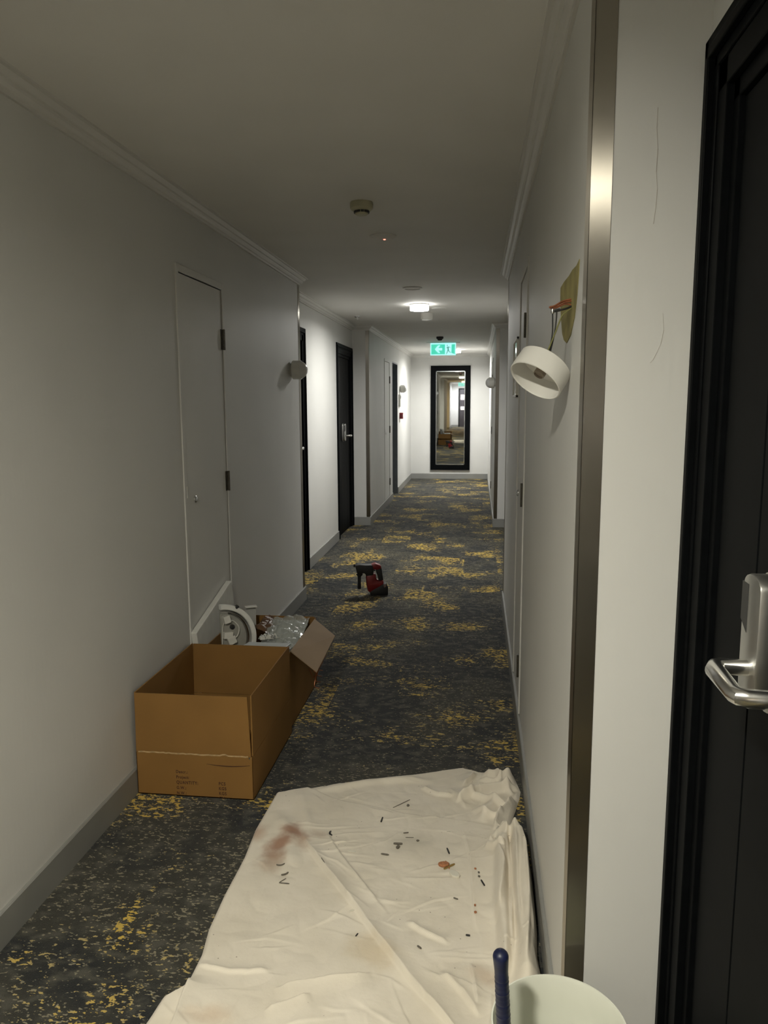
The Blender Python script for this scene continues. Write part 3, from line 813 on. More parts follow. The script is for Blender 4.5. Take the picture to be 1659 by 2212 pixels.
half_lathe([(Rr - 0.022, -0.010), (Rr - 0.022, -0.003), (0.0005, -0.003), (0.0005, -0.010)]).build('tray', mat('tray_grey', (0.34, 0.335, 0.30), 0.5, 0.0), root)
def on_tray(u, v, w): return T @ Vector((u, v, w))
# local x of the frame points up, local y sideways
def block(u, v, a, b, c, mt, name, rot=0.0):
    m = MB(); m.box((-a, -b, 0), (a, b, c), T @ Matrix.Translation((u, v, -0.003)) @ Matrix.Rotation(rot, 4, 'Z')); return m.build(name, mt, root, bevel=0.002)
block(0.098, SG * 0.026, 0.018, 0.016, 0.030, M_PLASTIC, 'terminal_block', 0.2)
block(0.020, SG * 0.030, 0.016, 0.022, 0.024, M_PLASTIC, 'terminal_block', -0.1)
block(-0.006, SG * 0.045, 0.018, 0.02, 0.028, M_PLASTIC, 'ballast_clip', 0.3)
m = MB(); m.lathe([(0.012, -0.003), (0.012, 0.004), (0.007, 0.005), (0.006, -0.002)], T @ Matrix.Translation((0.055, SG * 0.056, 0)), 20); m.build('grommet', M_DARKPLASTIC, root, smooth=True)
wire([on_tray(0.09, SG * 0.036, 0.01), on_tray(0.085, SG * 0.06, 0.012), on_tray(0.05, SG * 0.085, 0.012), on_tray(0.01, SG * 0.075, 0.01), on_tray(0.0, SG * 0.045, 0.01)], 0.003, M_PLASTIC, 'lead', root)
wire([on_tray(0.082, SG * 0.012, 0.01), on_tray(0.06, SG * 0.006, 0.008), on_tray(0.03, SG * 0.004, 0.008), on_tray(-0.02, SG * 0.0, 0.008)], 0.0022, M_PLASTIC, 'lead', root)
block(0.150, SG * 0.080, 0.006, 0.009, 0.026, M_DARKPLASTIC, 'rim_clip', 0.5)

# other things in the carton
root = empty('metal_bracket', (-1.175, 3.70, 0.36)); tag(root, 'small white perforated bracket sticking up behind the round fitting', 'bracket')
m = MB(); m.box((-0.035, -0.001, -0.08), (0.02, 0.001, 0.035), Matrix.Translation((-1.135, 3.66, 0.415)) @ Matrix.Rotation(0.5, 4, 'Z')); m.build('plate', mat('bracket_grey', (0.42, 0.42, 0.40), 0.4), root)
m = MB(); m.box((-0.037, -0.03, 0.035), (0.022, 0.001, 0.039), Matrix.Translation((-1.135, 3.66, 0.415)) @ Matrix.Rotation(0.5, 4, 'Z')); m.build('flange', M_PLASTIC, root)
def crumple(name, x0, x1, y0, y1, zf, amp, mt, label, cat, n=46, seed=0, thick=0.0):
    vs = []; fs = []
    for j in range(n):
        for i in range(n):
            u, v = i / (n - 1), j / (n - 1)
            x = x0 + (x1 - x0) * u; y = y0 + (y1 - y0) * v
            p = Vector((x * 16 + seed, y * 16, seed))
            h = abs(mnoise.noise(p)) * 1.0 + 0.5 * abs(mnoise.noise(p * 2.3)) + 0.25 * abs(mnoise.noise(p * 5.1))
            ex = mnoise.noise(Vector((v * 5, seed, u))) * 0.012
            vs.append((x + ex * (1 if u > 0.5 else -1) * (abs(u - 0.5) * 2) ** 3, y + mnoise.noise(Vector((u * 5, seed + 7, v))) * 0.012, zf(u, v) + amp * (h - 0.4)))
    for j in range(n - 1):
        for i in range(n - 1): fs.append((j * n + i, j * n + i + 1, (j + 1) * n + i + 1, (j + 1) * n + i))
    o = MB().add(vs, fs).build(name, mt)
    for p in o.data.polygons: p.use_smooth = True
    tag(o, label, cat); return o
def film(name, col, alpha, rough=0.12):
    m = mat(name, col, rough, var=0.05, nscale=30); b = m.node_tree.nodes['Principled BSDF']
    b.inputs['Alpha'].default_value = alpha; b.inputs['Coat Weight'].default_value = 0.6; b.inputs['Coat Roughness'].default_value = 0.05
    return m
crumple('plastic_bag', -1.04, -0.855, 3.36, 3.775, lambda u, v: 0.315 + 0.045 * v + 0.012 * math.sin(3 * u), 0.030, film('clear_film', (0.55, 0.58, 0.55), 0.55), 'crumpled clear plastic bag lying in the full carton', 'plastic bag', seed=3)
crumple('brown_bag', -1.13, -1.02, 3.56, 3.78, lambda u, v: 0.335 + 0.03 * math.sin(math.pi * u), 0.030, film('brown_film', (0.14, 0.075, 0.04), 0.95, 0.3), 'shiny brown wrapping crumpled beside the clear bag', 'wrapping', seed=9)
m = MB(); m.box((-0.09, -0.17, -0.004), (0.09, 0.17, 0.004), Matrix.Translation((-0.945, 3.60, 0.326)) @ Matrix.Rotation(math.radians(7), 4, 'X') @ Matrix.Rotation(0.06, 4, 'Z'))
tag(m.build('frosted_sheet', mat('frosted_plastic', (0.50, 0.53, 0.50), 0.35), bevel=0.001, seg=1), 'pale frosted sheet under the clear plastic bag', 'sheet')
m = MB(); m.box((-0.105, -0.065, -0.004), (0.100, 0.065, 0.004), Matrix.Translation((-0.957, 3.293, 0.366)) @ Matrix.Rotation(math.radians(-8), 4, 'X'))
tag(m.build('white_tray', mat('tray_bluewhite', (0.56, 0.60, 0.62), 0.35), bevel=0.0035), 'flat bluish white tray at the carton front edge', 'tray')
root = empty('cable_offcuts', (-1.03, 3.43, 0.34)); tag(root, 'tangle of white connectors and leads between fitting and bag', 'cables')
for k in range(6):
    b0 = Vector((-1.035 + 0.012 * k, 3.43 + 0.012 * (k % 3), 0.352))
    wire([b0, b0 + Vector((0.012, 0.01, 0.018)), b0 + Vector((0.025, -0.006, 0.008)), b0 + Vector((0.034, 0.012, 0.0))], 0.0025, M_PLASTIC if k % 2 else M_SATIN, 'lead', root)
for k in range(2):
    m = MB(); m.box((-0.012, -0.010, -0.008), (0.012, 0.010, 0.008), Matrix.Translation((-1.015 + 0.03 * k, 3.425 + 0.02 * k, 0.360)) @ Matrix.Rotation(0.5 + k, 4, 'Z')); m.build('connector', M_PLASTIC, root, bevel=0.002)

# ------------------------------------------------------------------ cordless hammer drill
S = 0.000336
root = empty('hammer_drill', (-0.80, 5.68, 0)); tag(root, 'red and black cordless hammer drill standing on the carpet', 'drill')
F = Matrix.Translation((-0.795, 5.68, 0.0)) @ Matrix.Rotation(math.radians(14), 4, 'Z') @ Matrix.Rotation(math.pi / 2, 4, 'X')
def zp(pts): return [((x - 850) * S, (1040 - y) * S) for x, y in pts]
def slab(name, pts, half, mt, bev=0.005):
    m = MB(); m.prism(zp(pts), -half, half, F); return m.build(name, mt, root, bevel=bev, smooth=True)
slab('gear_housing', [(445, 330), (540, 302), (700, 318), (850, 318), (880, 420), (860, 570), (700, 580), (690, 525), (620, 505), (590, 550), (505, 545), (480, 430)], 0.034, M_TOOLBLACK, 0.010)
slab('top_cap', [(820, 318), (920, 290), (1045, 345), (1060, 410), (960, 440), (850, 430)], 0.032, M_RED, 0.008)
slab('motor_body', [(700, 560), (930, 540), (935, 670), (1000, 705), (1100, 685), (1105, 790), (1060, 870), (900, 900), (840, 980), (740, 940), (715, 800)], 0.034, M_RED, 0.010)
slab('rear_handle', [(960, 420), (1060, 390), (1085, 560), (1105, 720), (1000, 720), (975, 600), (930, 480)], 0.021, M_TOOLBLACK, 0.008)
slab('trigger', [(880, 440), (925, 470), (930, 520), (895, 505)], 0.012, M_TOOLBLACK, 0.003)
slab('battery', [(800, 930), (900, 880), (1090, 770), (1165, 755), (1205, 850), (1200, 1035), (1000, 1038), (800, 1038)], 0.038, M_TOOLBLACK, 0.006)
slab('battery_latch', [(1090, 790), (1150, 760), (1165, 830), (1110, 860)], 0.040, mat('latch_grey', (0.22, 0.16, 0.14), 0.5), 0.003)
def dz(x, y, w=0.0): return F @ Vector(((x - 850) * S, (1040 - y) * S, w))
m = MB(); m.tube([dz(555, 520), dz(555, 545), dz(554, 555), dz(552, 600), dz(548, 760), dz(546, 870), dz(545, 890)], [0.013, 0.025, 0.0255, 0.0125, 0.0125, 0.0145, 0.011], 20); m.build('side_handle', M_TOOLBLACK, root, smooth=True)
m = MB(); m.tube([dz(452, 345), dz(420, 342)], [0.014, 0.009], 20); m.build('chuck', M_TOOLBLACK, root, smooth=True)
m = MB(); m.tube([dz(430, 342), dz(210, 326)], [0.0028, 0.0022], 10); m.build('drill_bit', M_STEELBIT, root, smooth=True)
m = MB(); m.box((-0.004, -0.008, 0.034), (0.012, 0.002, 0.0352), F @ Matrix.Translation(((890 - 850) * S, (1040 - 470) * S, 0))); m.build('badge', M_PLASTIC, root)

# ------------------------------------------------------------------ drop cloth
CL = [(-0.80, 0.95), (-0.80, 1.25), (-0.785, 1.42), (-0.773, 1.549), (-0.765, 1.625), (-0.722, 1.674), (-0.722, 1.786), (-0.738, 1.884), (-0.743, 2.023), (-0.741, 2.226), (-0.752, 2.391), (-0.744, 2.637)]
CT = [(-0.744, 2.637), (-0.62, 2.696), (-0.438, 2.783), (-0.235, 2.851), (-0.10, 2.905), (-0.044, 2.925), (0.02, 2.898), (0.10, 2.892), (0.158, 2.885)]
CR = [(0.17, 0.95), (0.178, 1.25), (0.172, 1.5), (0.180, 1.74), (0.183, 1.80), (0.176, 1.87), (0.183, 1.975), (0.187, 2.18), (0.184, 2.39), (0.168, 2.435), (0.125, 2.405), (0.118, 2.46), (0.150, 2.60), (0.172, 2.70), (0.180, 2.76), (0.168, 2.83), (0.158, 2.885)]
CBt = [(-0.80, 0.95), (-0.5, 0.93), (-0.2, 0.96), (0.17, 0.95)]
def resample(pts, n):
    P = np.array(pts, float); d = np.r_[0, np.cumsum(np.hypot(*np.diff(P, axis=0).T))]
    t = np.linspace(0, d[-1], n); return np.c_[np.interp(t, d, P[:, 0]), np.interp(t, d, P[:, 1])]
NU, NV = 330, 520
Lb, Rb, Tb, Bb = resample(CL, NV), resample(CR, NV), resample(CT, NU), resample(CBt, NU)
# keep left and right at matching depth so the grid stays regular
u = np.linspace(0, 1, NU)[None, :, None]; v = np.linspace(0, 1, NV)[:, None, None]
G = (1 - u) * Lb[:, None] + u * Rb[:, None] + (1 - v) * Bb[None] + v * Tb[None] - ((1 - u) * (1 - v) * Lb[0] + u * (1 - v) * Rb[0] + (1 - u) * v * Lb[-1] + u * v * Rb[-1])
X, Y = G[..., 0], G[..., 1]
def dist(pl, n=16):
    """signed distance to a polyline (positive on its left), with taper towards its ends"""
    P = resample(pl, n); best = np.full(X.shape, 9.0); sgn = np.zeros(X.shape); par = np.zeros(X.shape)
    for i in range(n - 1):
        ax, ay = P[i]; dx, dy = P[i + 1] - P[i]; l2 = dx * dx + dy * dy
        t = np.clip(((X - ax) * dx + (Y - ay) * dy) / l2, 0, 1)
        ex, ey = X - ax - t * dx, Y - ay - t * dy; d = np.hypot(ex, ey)
        m_ = d < best; best = np.where(m_, d, best); sgn = np.where(m_, np.sign(dx * ey - dy * ex), sgn); par = np.where(m_, (i + t) / (n - 1), par)
    return best, sgn, par
Hc = np.full(X.shape, 0.006)
def taper(par, e=0.15):
    return np.clip(par / e, 0, 1) * np.clip((1 - par) / e, 0, 1)
def fold(pl, A, soft, sharp, side=1, e=0.15, n=16):
    """a lapped fold: rises gently on one side, drops sharply on the other"""
    global Hc
    d, s, p = dist(pl, n); s = s * side; A = A * 1.2; soft = soft * 0.72
    w = np.where(s > 0, np.exp(-d / soft), np.exp(-(d / sharp) ** 2)); Hc = Hc + A * w * taper(p, e)
def ridge(pl, A, w, e=0.2):
    global Hc
    d, s, p = dist(pl); A = A * 1.35; Hc = Hc + A * np.exp(-(d / w) ** 2) * taper(p, e)
main = [(-0.575, 2.36), (-0.544, 2.301), (-0.482, 2.204), (-0.406, 2.1), (-0.33, 1.995), (-0.253, 1.881), (-0.195, 1.803), (-0.144, 1.732), (-0.073, 1.647), (-0.01, 1.56), (0.03, 1.45)]
fold(main, 0.016, 0.045, 0.004, 1, 0.12)
fold([(-0.506, 2.396), (-0.453, 2.291), (-0.369, 2.163), (-0.287, 2.048), (-0.237, 1.986)], 0.009, 0.03, 0.006, -1, 0.25)
# the near layer lies on top of the far one: a step along this line
d, s, p = dist([(-0.66, 2.70), (-0.571, 2.651), (-0.495, 2.608), (-0.358, 2.574), (-0.22, 2.535), (-0.118, 2.528), (-0.007, 2.519), (0.09, 2.485)])
Hc = Hc + 0.007 * np.clip(0.5 - s * d / 0.006, 0, 1) * (Y < 2.72)
ridge([(-0.62, 2.66), (-0.42, 2.745), (-0.25, 2.80), (-0.14, 2.80)], 0.010, 0.018)
fold([(-0.047, 2.758), (-0.01, 2.82), (0.012, 2.88)], 0.018, 0.03, 0.006, 1, 0.25)
fold([(-0.20, 2.75), (-0.183, 2.73), (-0.134, 2.689), (-0.07, 2.682)], 0.014, 0.025, 0.005, 1)
fold([(-0.066, 2.648), (0.013, 2.714), (0.10, 2.75), (0.175, 2.77)], 0.034, 0.030, 0.010, 1)
ridge([(0.03, 2.86), (0.10, 2.845), (0.16, 2.80)], 0.026, 0.022)
fold([(0.075, 2.46), (0.088, 2.54), (0.12, 2.60), (0.15, 2.68)], 0.030, 0.030, 0.008, -1)
ridge([(0.03, 2.52), (0.05, 2.60), (0.10, 2.68)], 0.016, 0.02)
fold([(-0.10, 2.74), (-0.06, 2.68), (-0.02, 2.60)], 0.010, 0.03, 0.008, 1)
# bunched cloth along the right wall
ridge([(0.150, 2.46), (0.150, 2.30), (0.152, 2.10), (0.150, 1.90), (0.138, 1.70)], 0.044, 0.028, 0.1)
fold([(0.153, 2.44), (0.171, 2.33), (0.166, 2.10), (0.158, 1.95), (0.140, 1.78)], 0.018, 0.03, 0.005, -1, 0.1)
ridge([(0.105, 2.44), (0.098, 2.26), (0.092, 2.10), (0.095, 1.9), (0.08, 1.74)], 0.034, 0.016, 0.12)
ridge([(0.125, 2.45), (0.118, 2.25), (0.116, 2.05)], -0.012, 0.008)
fold([(0.06, 2.38), (0.098, 2.20), (0.085, 2.08), (0.066, 1.98)], 0.020, 0.03, 0.010, -1)
fold([(0.04, 2.36), (0.065, 2.33), (0.105, 2.30)], 0.022, 0.02, 0.006, 1)
fold([(0.09, 2.46), (0.075, 2.40), (0.05, 2.36)], 0.026, 0.025, 0.008, 1)
ridge([(0.155, 2.42), (0.12, 2.40), (0.09, 2.43)], 0.030, 0.018)
for xo, wd, am in ((0.172, 0.007, 0.014), (0.135, 0.006, 0.016), (0.082, 0.008, 0.014), (0.115, 0.005, 0.012)):
    ridge([(xo + 0.004 * math.sin(7 * xo * 100 + k * 1.3), 2.44 - 0.12 * k) for k in range(6)], am, wd, 0.2)
ridge([(0.02, 2.83), (0.07, 2.80), (0.13, 2.82), (0.165, 2.85)], 0.018, 0.008)
ridge([(-0.02, 2.70), (0.06, 2.66), (0.14, 2.62)], 0.018, 0.010)
ridge([(0.0, 2.60), (0.05, 2.56), (0.11, 2.56)], 0.014, 0.009)
ridge([(0.09, 2.86), (0.11, 2.78), (0.15, 2.72)], 0.016, 0.009)
# finer creases
fold([(-0.031, 2.452), (-0.008, 2.305), (0.0, 2.161), (0.009, 2.014), (0.012, 1.95)], 0.005, 0.02, 0.003, 1)
fold([(-0.49, 1.676), (-0.355, 1.724), (-0.303, 1.735), (-0.255, 1.757)], 0.013, 0.03, 0.0035, -1)
fold([(-0.498, 1.608), (-0.45, 1.632), (-0.396, 1.668)], 0.010, 0.025, 0.0035, -1)
fold([(-0.70, 1.40), (-0.702, 1.557), (-0.71, 1.615), (-0.715, 1.70)], 0.016, 0.05, 0.004, -1, 0.12)
fold([(-0.721, 1.738), (-0.619, 1.722), (-0.51, 1.735)], 0.007, 0.02, 0.006, 1)
fold([(-0.184, 1.968), (-0.13, 1.928), (-0.058, 1.887)], 0.010, 0.02, 0.006, 1)
fold([(-0.079, 1.782), (-0.017, 1.715), (0.024, 1.646)], 0.010, 0.03, 0.006, 1)
fold([(-0.001, 1.821), (0.011, 1.745), (0.018, 1.679)], 0.008, 0.02, 0.003, 1)
ridge([(-0.72, 2.50), (-0.64, 2.40), (-0.60, 2.28), (-0.57, 2.15)], 0.008, 0.03)
ridge([(-0.66, 2.66), (-0.60, 2.50), (-0.56, 2.40)], 0.006, 0.02)
rs = np.random.RandomState(5)
for k in range(110):
    x0, y0 = rs.uniform(-0.70, 0.05), rs.uniform(1.2, 2.8); a = rs.uniform(-0.7, 0.7) if rs.rand() < 0.7 else rs.uniform(0, 3.14); l = rs.uniform(0.08, 0.28)
    b_ = rs.uniform(-0.4, 0.4)
    fold([(x0, y0), (x0 + l / 2 * math.cos(a), y0 + l / 2 * math.sin(a)), (x0 + l / 2 * math.cos(a) + l / 2 * math.cos(a + b_), y0 + l / 2 * math.sin(a) + l / 2 * math.sin(a + b_))], rs.uniform(0.0008, 0.0034), rs.uniform(0.010, 0.030), rs.uniform(0.002, 0.004), rs.choice([-1, 1]), 0.4, 5)
nzv = np.zeros(X.shape)
for j in range(0, NV):
    for i in range(0, NU):
        q = Vector((X[j, i] * 6, Y[j, i] * 6, 1.3)); nzv[j, i] = mnoise.noise(q) * 0.006 + abs(mnoise.noise(q * 2.7)) * 0.004
Hc = Hc + nzv
# hem drops to the floor
uu, vv = np.broadcast_to(u[..., 0], X.shape), np.broadcast_to(v[..., 0], X.shape)
ed = np.minimum(np.minimum(uu * 0.92, (1 - uu) * 0.92), (1 - vv) * 1.9)
Hc = np.maximum(Hc, 0.003) * np.clip(ed / 0.012, 0, 1) ** 0.5
Hc = np.maximum(Hc, 0.0015)
idx = np.arange(NU * NV).reshape(NV, NU)
faces = np.stack([idx[:-1, :-1], idx[:-1, 1:], idx[1:, 1:], idx[1:, :-1]], -1).reshape(-1, 4)
me = bpy.data.meshes.new('drop_cloth'); me.from_pydata(np.c_[X.ravel(), Y.ravel(), Hc.ravel()].tolist(), [], faces.tolist())
me.polygons.foreach_set('use_smooth', [True] * len(me.polygons))
cloth = bpy.data.objects.new('drop_cloth', me); COL.objects.link(cloth)
tag(cloth, 'cream canvas drop cloth spread crumpled over the carpet', 'drop cloth')
def cloth_z(x, y):
    k = np.argmin((X - x) ** 2 + (Y - y) ** 2); return float(Hc.ravel()[k])

def cloth_mat():
    m = bpy.data.materials.new('canvas'); N, L = nodes_of(m); b = N['Principled BSDF']
    tc = N.new('ShaderNodeTexCoord')
    nz = N.new('ShaderNodeTexNoise'); nz.inputs['Scale'].default_value = 5; nz.inputs['Detail'].default_value = 4
    L.new(tc.outputs['Object'], nz.inputs['Vector'])
    rp = N.new('ShaderNodeValToRGB'); rp.color_ramp.elements[0].color = (0.74, 0.68, 0.575, 1); rp.color_ramp.elements[1].color = (0.81, 0.75, 0.65, 1)
    rp.color_ramp.elements[0].position = 0.35; rp.color_ramp.elements[1].position = 0.65
    L.new(nz.outputs['Fac'], rp.inputs['Fac']); col = rp.outputs['Color']
    warp = N.new('ShaderNodeTexNoise'); warp.inputs['Scale'].default_value = 14; warp.inputs['Detail'].default_value = 4
    L.new(tc.outputs['Object'], warp.inputs['Vector'])
    def stain(cx, cy, rx, ry, ang, colr, strength):
        nonlocal col
        mp = N.new('ShaderNodeMapping'); mp.vector_type = 'TEXTURE'
        mp.inputs['Location'].default_value = (cx, cy, 0); mp.inputs['Rotation'].default_value = (0, 0, ang); mp.inputs['Scale'].default_value = (rx, ry, 1)
        L.new(tc.outputs['Object'], mp.inputs['Vector'])
        sp = N.new('ShaderNodeVectorMath'); sp.operation = 'MULTIPLY'; sp.inputs[1].default_value = (1, 1, 0); L.new(mp.outputs[0], sp.inputs[0])
        ln = N.new('ShaderNodeVectorMath'); ln.operation = 'LENGTH'; L.new(sp.outputs[0], ln.inputs[0])
        ad = N.new('ShaderNodeMath'); ad.operation = 'MULTIPLY_ADD'; ad.inputs[1].default_value = 1.6; L.new(warp.outputs['Fac'], ad.inputs[0]); L.new(ln.outputs['Value'], ad.inputs[2])
        mr = N.new('ShaderNodeMapRange'); mr.interpolation_type = 'SMOOTHSTEP'; mr.inputs['From Min'].default_value = 2.05; mr.inputs['From Max'].default_value = 0.95
        mr.inputs['To Min'].default_value = 0; mr.inputs['To Max'].default_value = strength
        L.new(ad.outputs[0], mr.inputs['Value'])
        mx = N.new('ShaderNodeMix'); mx.data_type = 'RGBA'; L.new(mr.outputs['Result'], mx.inputs['Factor']); L.new(col, mx.inputs[6]); mx.inputs[7].default_value = colr + (1,)
        col = mx.outputs[2]
    st = (0.36, 0.195, 0.125)
    stain(-0.640, 2.295, 0.048, 0.13, -0.25, st, 0.9)
    stain(-0.600, 2.365, 0.070, 0.040, -0.5, st, 0.85)
    stain(-0.735, 2.355, 0.040, 0.060, 0.0, (0.46, 0.27, 0.17), 0.6)
    stain(-0.645, 2.20, 0.045, 0.080, -0.1, (0.46, 0.33, 0.24), 0.6)
    stain(-0.575, 2.315, 0.035, 0.050, 0.2, (0.46, 0.30, 0.20), 0.6)
    stain(-0.52, 2.37, 0.05, 0.03, -0.6, (0.46, 0.34, 0.26), 0.5)
    stain(-0.26, 1.83, 0.09, 0.06, -0.8, (0.62, 0.50, 0.33), 0.5)
    stain(-0.62, 1.58, 0.07, 0.04, 0.2, (0.62, 0.46, 0.32), 0.5)
    stain(0.04, 1.78, 0.05, 0.05, 0.0, (0.50, 0.36, 0.25), 0.45)
    stain(-0.22, 2.36, 0.10, 0.06, 0.1, (0.50, 0.47, 0.40), 0.4)
    # small dirt specks along the right half
    vo = N.new('ShaderNodeTexVoronoi'); vo.inputs['Scale'].default_value = 42; vo.inputs['Randomness'].default_value = 1
    L.new(tc.outputs['Object'], vo.inputs['Vector'])
    a1 = N.new('ShaderNodeMath'); a1.operation = 'LESS_THAN'; a1.inputs[1].default_value = 0.075; L.new(vo.outputs['Distance'], a1.inputs[0])
    n3 = N.new('ShaderNodeTexNoise'); n3.inputs['Scale'].default_value = 3.4; n3.inputs['Detail'].default_value = 2; L.new(tc.outputs['Object'], n3.inputs['Vector'])
    a2 = N.new('ShaderNodeMath'); a2.operation = 'GREATER_THAN'; a2.inputs[1].default_value = 0.58; L.new(n3.outputs['Fac'], a2.inputs[0])
    a3 = N.new('ShaderNodeMath'); a3.operation = 'MULTIPLY'; L.new(a1.outputs[0], a3.inputs[0]); L.new(a2.outputs[0], a3.inputs[1])
    a4 = N.new('ShaderNodeMath'); a4.operation = 'MULTIPLY'; a4.inputs[1].default_value = 0.75; L.new(a3.outputs[0], a4.inputs[0])
    mx = N.new('ShaderNodeMix'); mx.data_type = 'RGBA'; L.new(a4.outputs[0], mx.inputs['Factor']); L.new(col, mx.inputs[6]); mx.inputs[7].default_value = (0.22, 0.18, 0.13, 1)
    L.new(mx.outputs[2], b.inputs['Base Color'])
    b.inputs['Roughness'].default_value = 0.85; b.inputs['Specular IOR Level'].default_value = 0.2; b.inputs['Sheen Weight'].default_value = 0.15
    wv = N.new('ShaderNodeTexNoise'); wv.inputs['Scale'].default_value = 700; L.new(tc.outputs['Object'], wv.inputs['Vector'])
    w2 = N.new('ShaderNodeTexNoise'); w2.inputs['Scale'].default_value = 26; w2.inputs['Detail'].default_value = 5; L.new(tc.outputs['Object'], w2.inputs['Vector'])
    ad = N.new('ShaderNodeMath'); ad.operation = 'MULTIPLY_ADD'; ad.inputs[1].default_value = 0.12; L.new(wv.outputs['Fac'], ad.inputs[0]); L.new(w2.outputs['Fac'], ad.inputs[2])
    bp = N.new('ShaderNodeBump'); bp.inputs['Strength'].default_value = 0.35; bp.inputs['Distance'].default_value = 0.006
    L.new(ad.outputs[0], bp.inputs['Height']); L.new(bp.outputs['Normal'], b.inputs['Normal'])
    return m
me.materials.append(cloth_mat())

# ------------------------------------------------------------------ debris on the cloth
M_BIT = mat('black_plastic_bit', (0.02, 0.02, 0.02), 0.5)
M_GREYBIT = mat('grey_bit', (0.14, 0.125, 0.10), 0.7, var=0.2, nscale=200)
M_TERRA = mat('brick_bit', (0.40, 0.17, 0.08), 0.85, var=0.2, nscale=120)
M_CHIPW = mat('plaster_bit', (0.70, 0.67, 0.58), 0.6)
M_BRASS = mat('brass_screw', (0.40, 0.27, 0.09), 0.4, 0.6)
def stick(name, x, y, length, ang, r, mt, label, cat, group=None, bend=0.0):
    z = cloth_z(x, y) + r * 0.8
    P = []
    for i in range(7):
        t = (i / 6 - 0.5) * length; q = bend * (1 - (2 * i / 6 - 1) ** 2)
        P.append((x + t * math.cos(ang) - q * math.sin(ang), y + t * math.sin(ang) + q * math.cos(ang), z + 0.001))
    m = MB(); m.tube(P, [r * 0.75, r, r, r, r, r, r * 0.7], 8)
    return tag(m.build(name, mt, smooth=True), label, cat, group)
GB = 'black plastic bits on the drop cloth'
stick('plastic_offcut', -0.319, 2.48, 0.030, 1.50, 0.0028, M_BIT, 'upright black plastic offcut at the middle of the drop cloth', 'offcut', GB)
stick('plastic_offcut', -0.480, 2.376, 0.026, 1.9, 0.0030, M_BIT, 'curved black plastic offcut right of the reddish stain', 'offcut', GB, 0.006)
stick('plastic_offcut', -0.283, 2.273, 0.026, -0.15, 0.0028, M_GREYBIT, 'dark grey plug offcut lying level in the cloth centre', 'offcut', GB)
stick('plastic_offcut', -0.079, 2.317, 0.030, 1.85, 0.0028, M_BIT, 'black plastic offcut just above the brick fragment', 'offcut', GB)
stick('plastic_offcut', 0.033, 2.157, 0.028, 1.95, 0.0026, M_BIT, 'black plastic offcut right of the long thin crease', 'offcut', GB)
stick('plastic_offcut', -0.608, 2.183, 0.026, 0.35, 0.0022, M_GREYBIT, 'upper curled brown shaving below the reddish stain', 'shaving', 'curled shavings', -0.006)
stick('plastic_offcut', -0.583, 2.138, 0.024, 0.7, 0.0026, M_GREYBIT, 'lower curled brown shaving below the reddish stain', 'shaving', 'curled shavings', -0.004)
stick('twig', -0.572, 2.089, 0.032, -0.02, 0.0018, M_GREYBIT, 'short flat splinter crossing another near the left hem', 'splinter', 'splinters')
stick('twig', -0.580, 2.101, 0.026, 0.95, 0.0012, M_GREYBIT, 'slanted splinter crossing the flat one near the left hem', 'splinter', 'splinters')
stick('long_nail', -0.262, 2.612, 0.085, 0.85, 0.0014, M_GREYBIT, 'long thin dark nail near the far fold of the cloth', 'nail')
stick('wall_plug', -0.247, 2.340, 0.030, 0.05, 0.0036, M_GREYBIT, 'pale grey wall plug lying level among crumbs', 'wall plug', 'grey wall plugs')
stick('wall_plug', -0.245, 2.318, 0.014, 1.2, 0.0052, M_GREYBIT, 'stubby broken wall plug below the pale grey one', 'wall plug', 'grey wall plugs')
stick('wall_plug', -0.227, 2.412, 0.018, 0.3, 0.0022, M_GREYBIT, 'tiny grey offcut above the wall plugs', 'offcut')
stick('twig', -0.212, 2.387, 0.028, 0.08, 0.0011, M_GREYBIT, 'hair-thin splinter above the wall plugs', 'splinter', 'splinters')
stick('plastic_offcut', -0.047, 2.078, 0.014, -0.4, 0.0022, M_GREYBIT, 'tiny dark offcut below the white plaster chip', 'offcut')
stick('plastic_offcut', -0.009, 1.928, 0.012, -0.1, 0.0026, M_BIT, 'tiny black offcut at the end of the long thin crease', 'offcut')
stick('plastic_offcut', -0.139, 1.859, 0.014, -0.7, 0.0026, M_GREYBIT, 'tiny dark offcut between the diagonal folds', 'offcut')
stick('plastic_offcut', -0.315, 1.891, 0.012, 1.2, 0.0018, M_BIT, 'tiny black offcut left of the long diagonal fold', 'offcut')
stick('twig', -0.473, 2.198, 0.030, -1.0, 0.0013, M_GREYBIT, 'thin dark splinter caught in the long diagonal fold', 'splinter', 'splinters')
def lump(name, x, y, sx, sy, sz, ang, mt, label, cat, group=None, jag=0.25, n=9):
    rnd = random.Random(int(x * 1e4) + int(y * 1e4))
    poly = [(sx * math.cos(2 * math.pi * k / n) * rnd.uniform(1 - jag, 1), sy * math.sin(2 * math.pi * k / n) * rnd.uniform(1 - jag, 1)) for k in range(n)]
    m = MB(); m.prism(poly, 0, sz, Matrix.Translation((x, y, cloth_z(x, y) + 0.0005)) @ Matrix.Rotation(ang, 4, 'Z'))
    return tag(m.build(name, mt, bevel=sz * 0.3), label, cat, group)
lump('brick_fragment', -0.089, 2.233, 0.022, 0.013, 0.009, 0.2, M_TERRA, 'orange brick fragment near the right of the cloth', 'brick fragment')
lump('plaster_chip', -0.055, 2.192, 0.024, 0.014, 0.007, -0.8, M_CHIPW, 'white plaster chip touching the orange brick fragment', 'plaster chip')
stick('brass_screw', -0.072, 2.228, 0.044, 0.75, 0.0032, M_BRASS, 'brass screw slanting between brick fragment and plaster chip', 'screw', 'brass screws')
stick('brass_screw', -0.078, 2.236, 0.040, 1.9, 0.0024, M_TERRA, 'rusty screw standing up by the brick fragment', 'screw', 'brass screws')
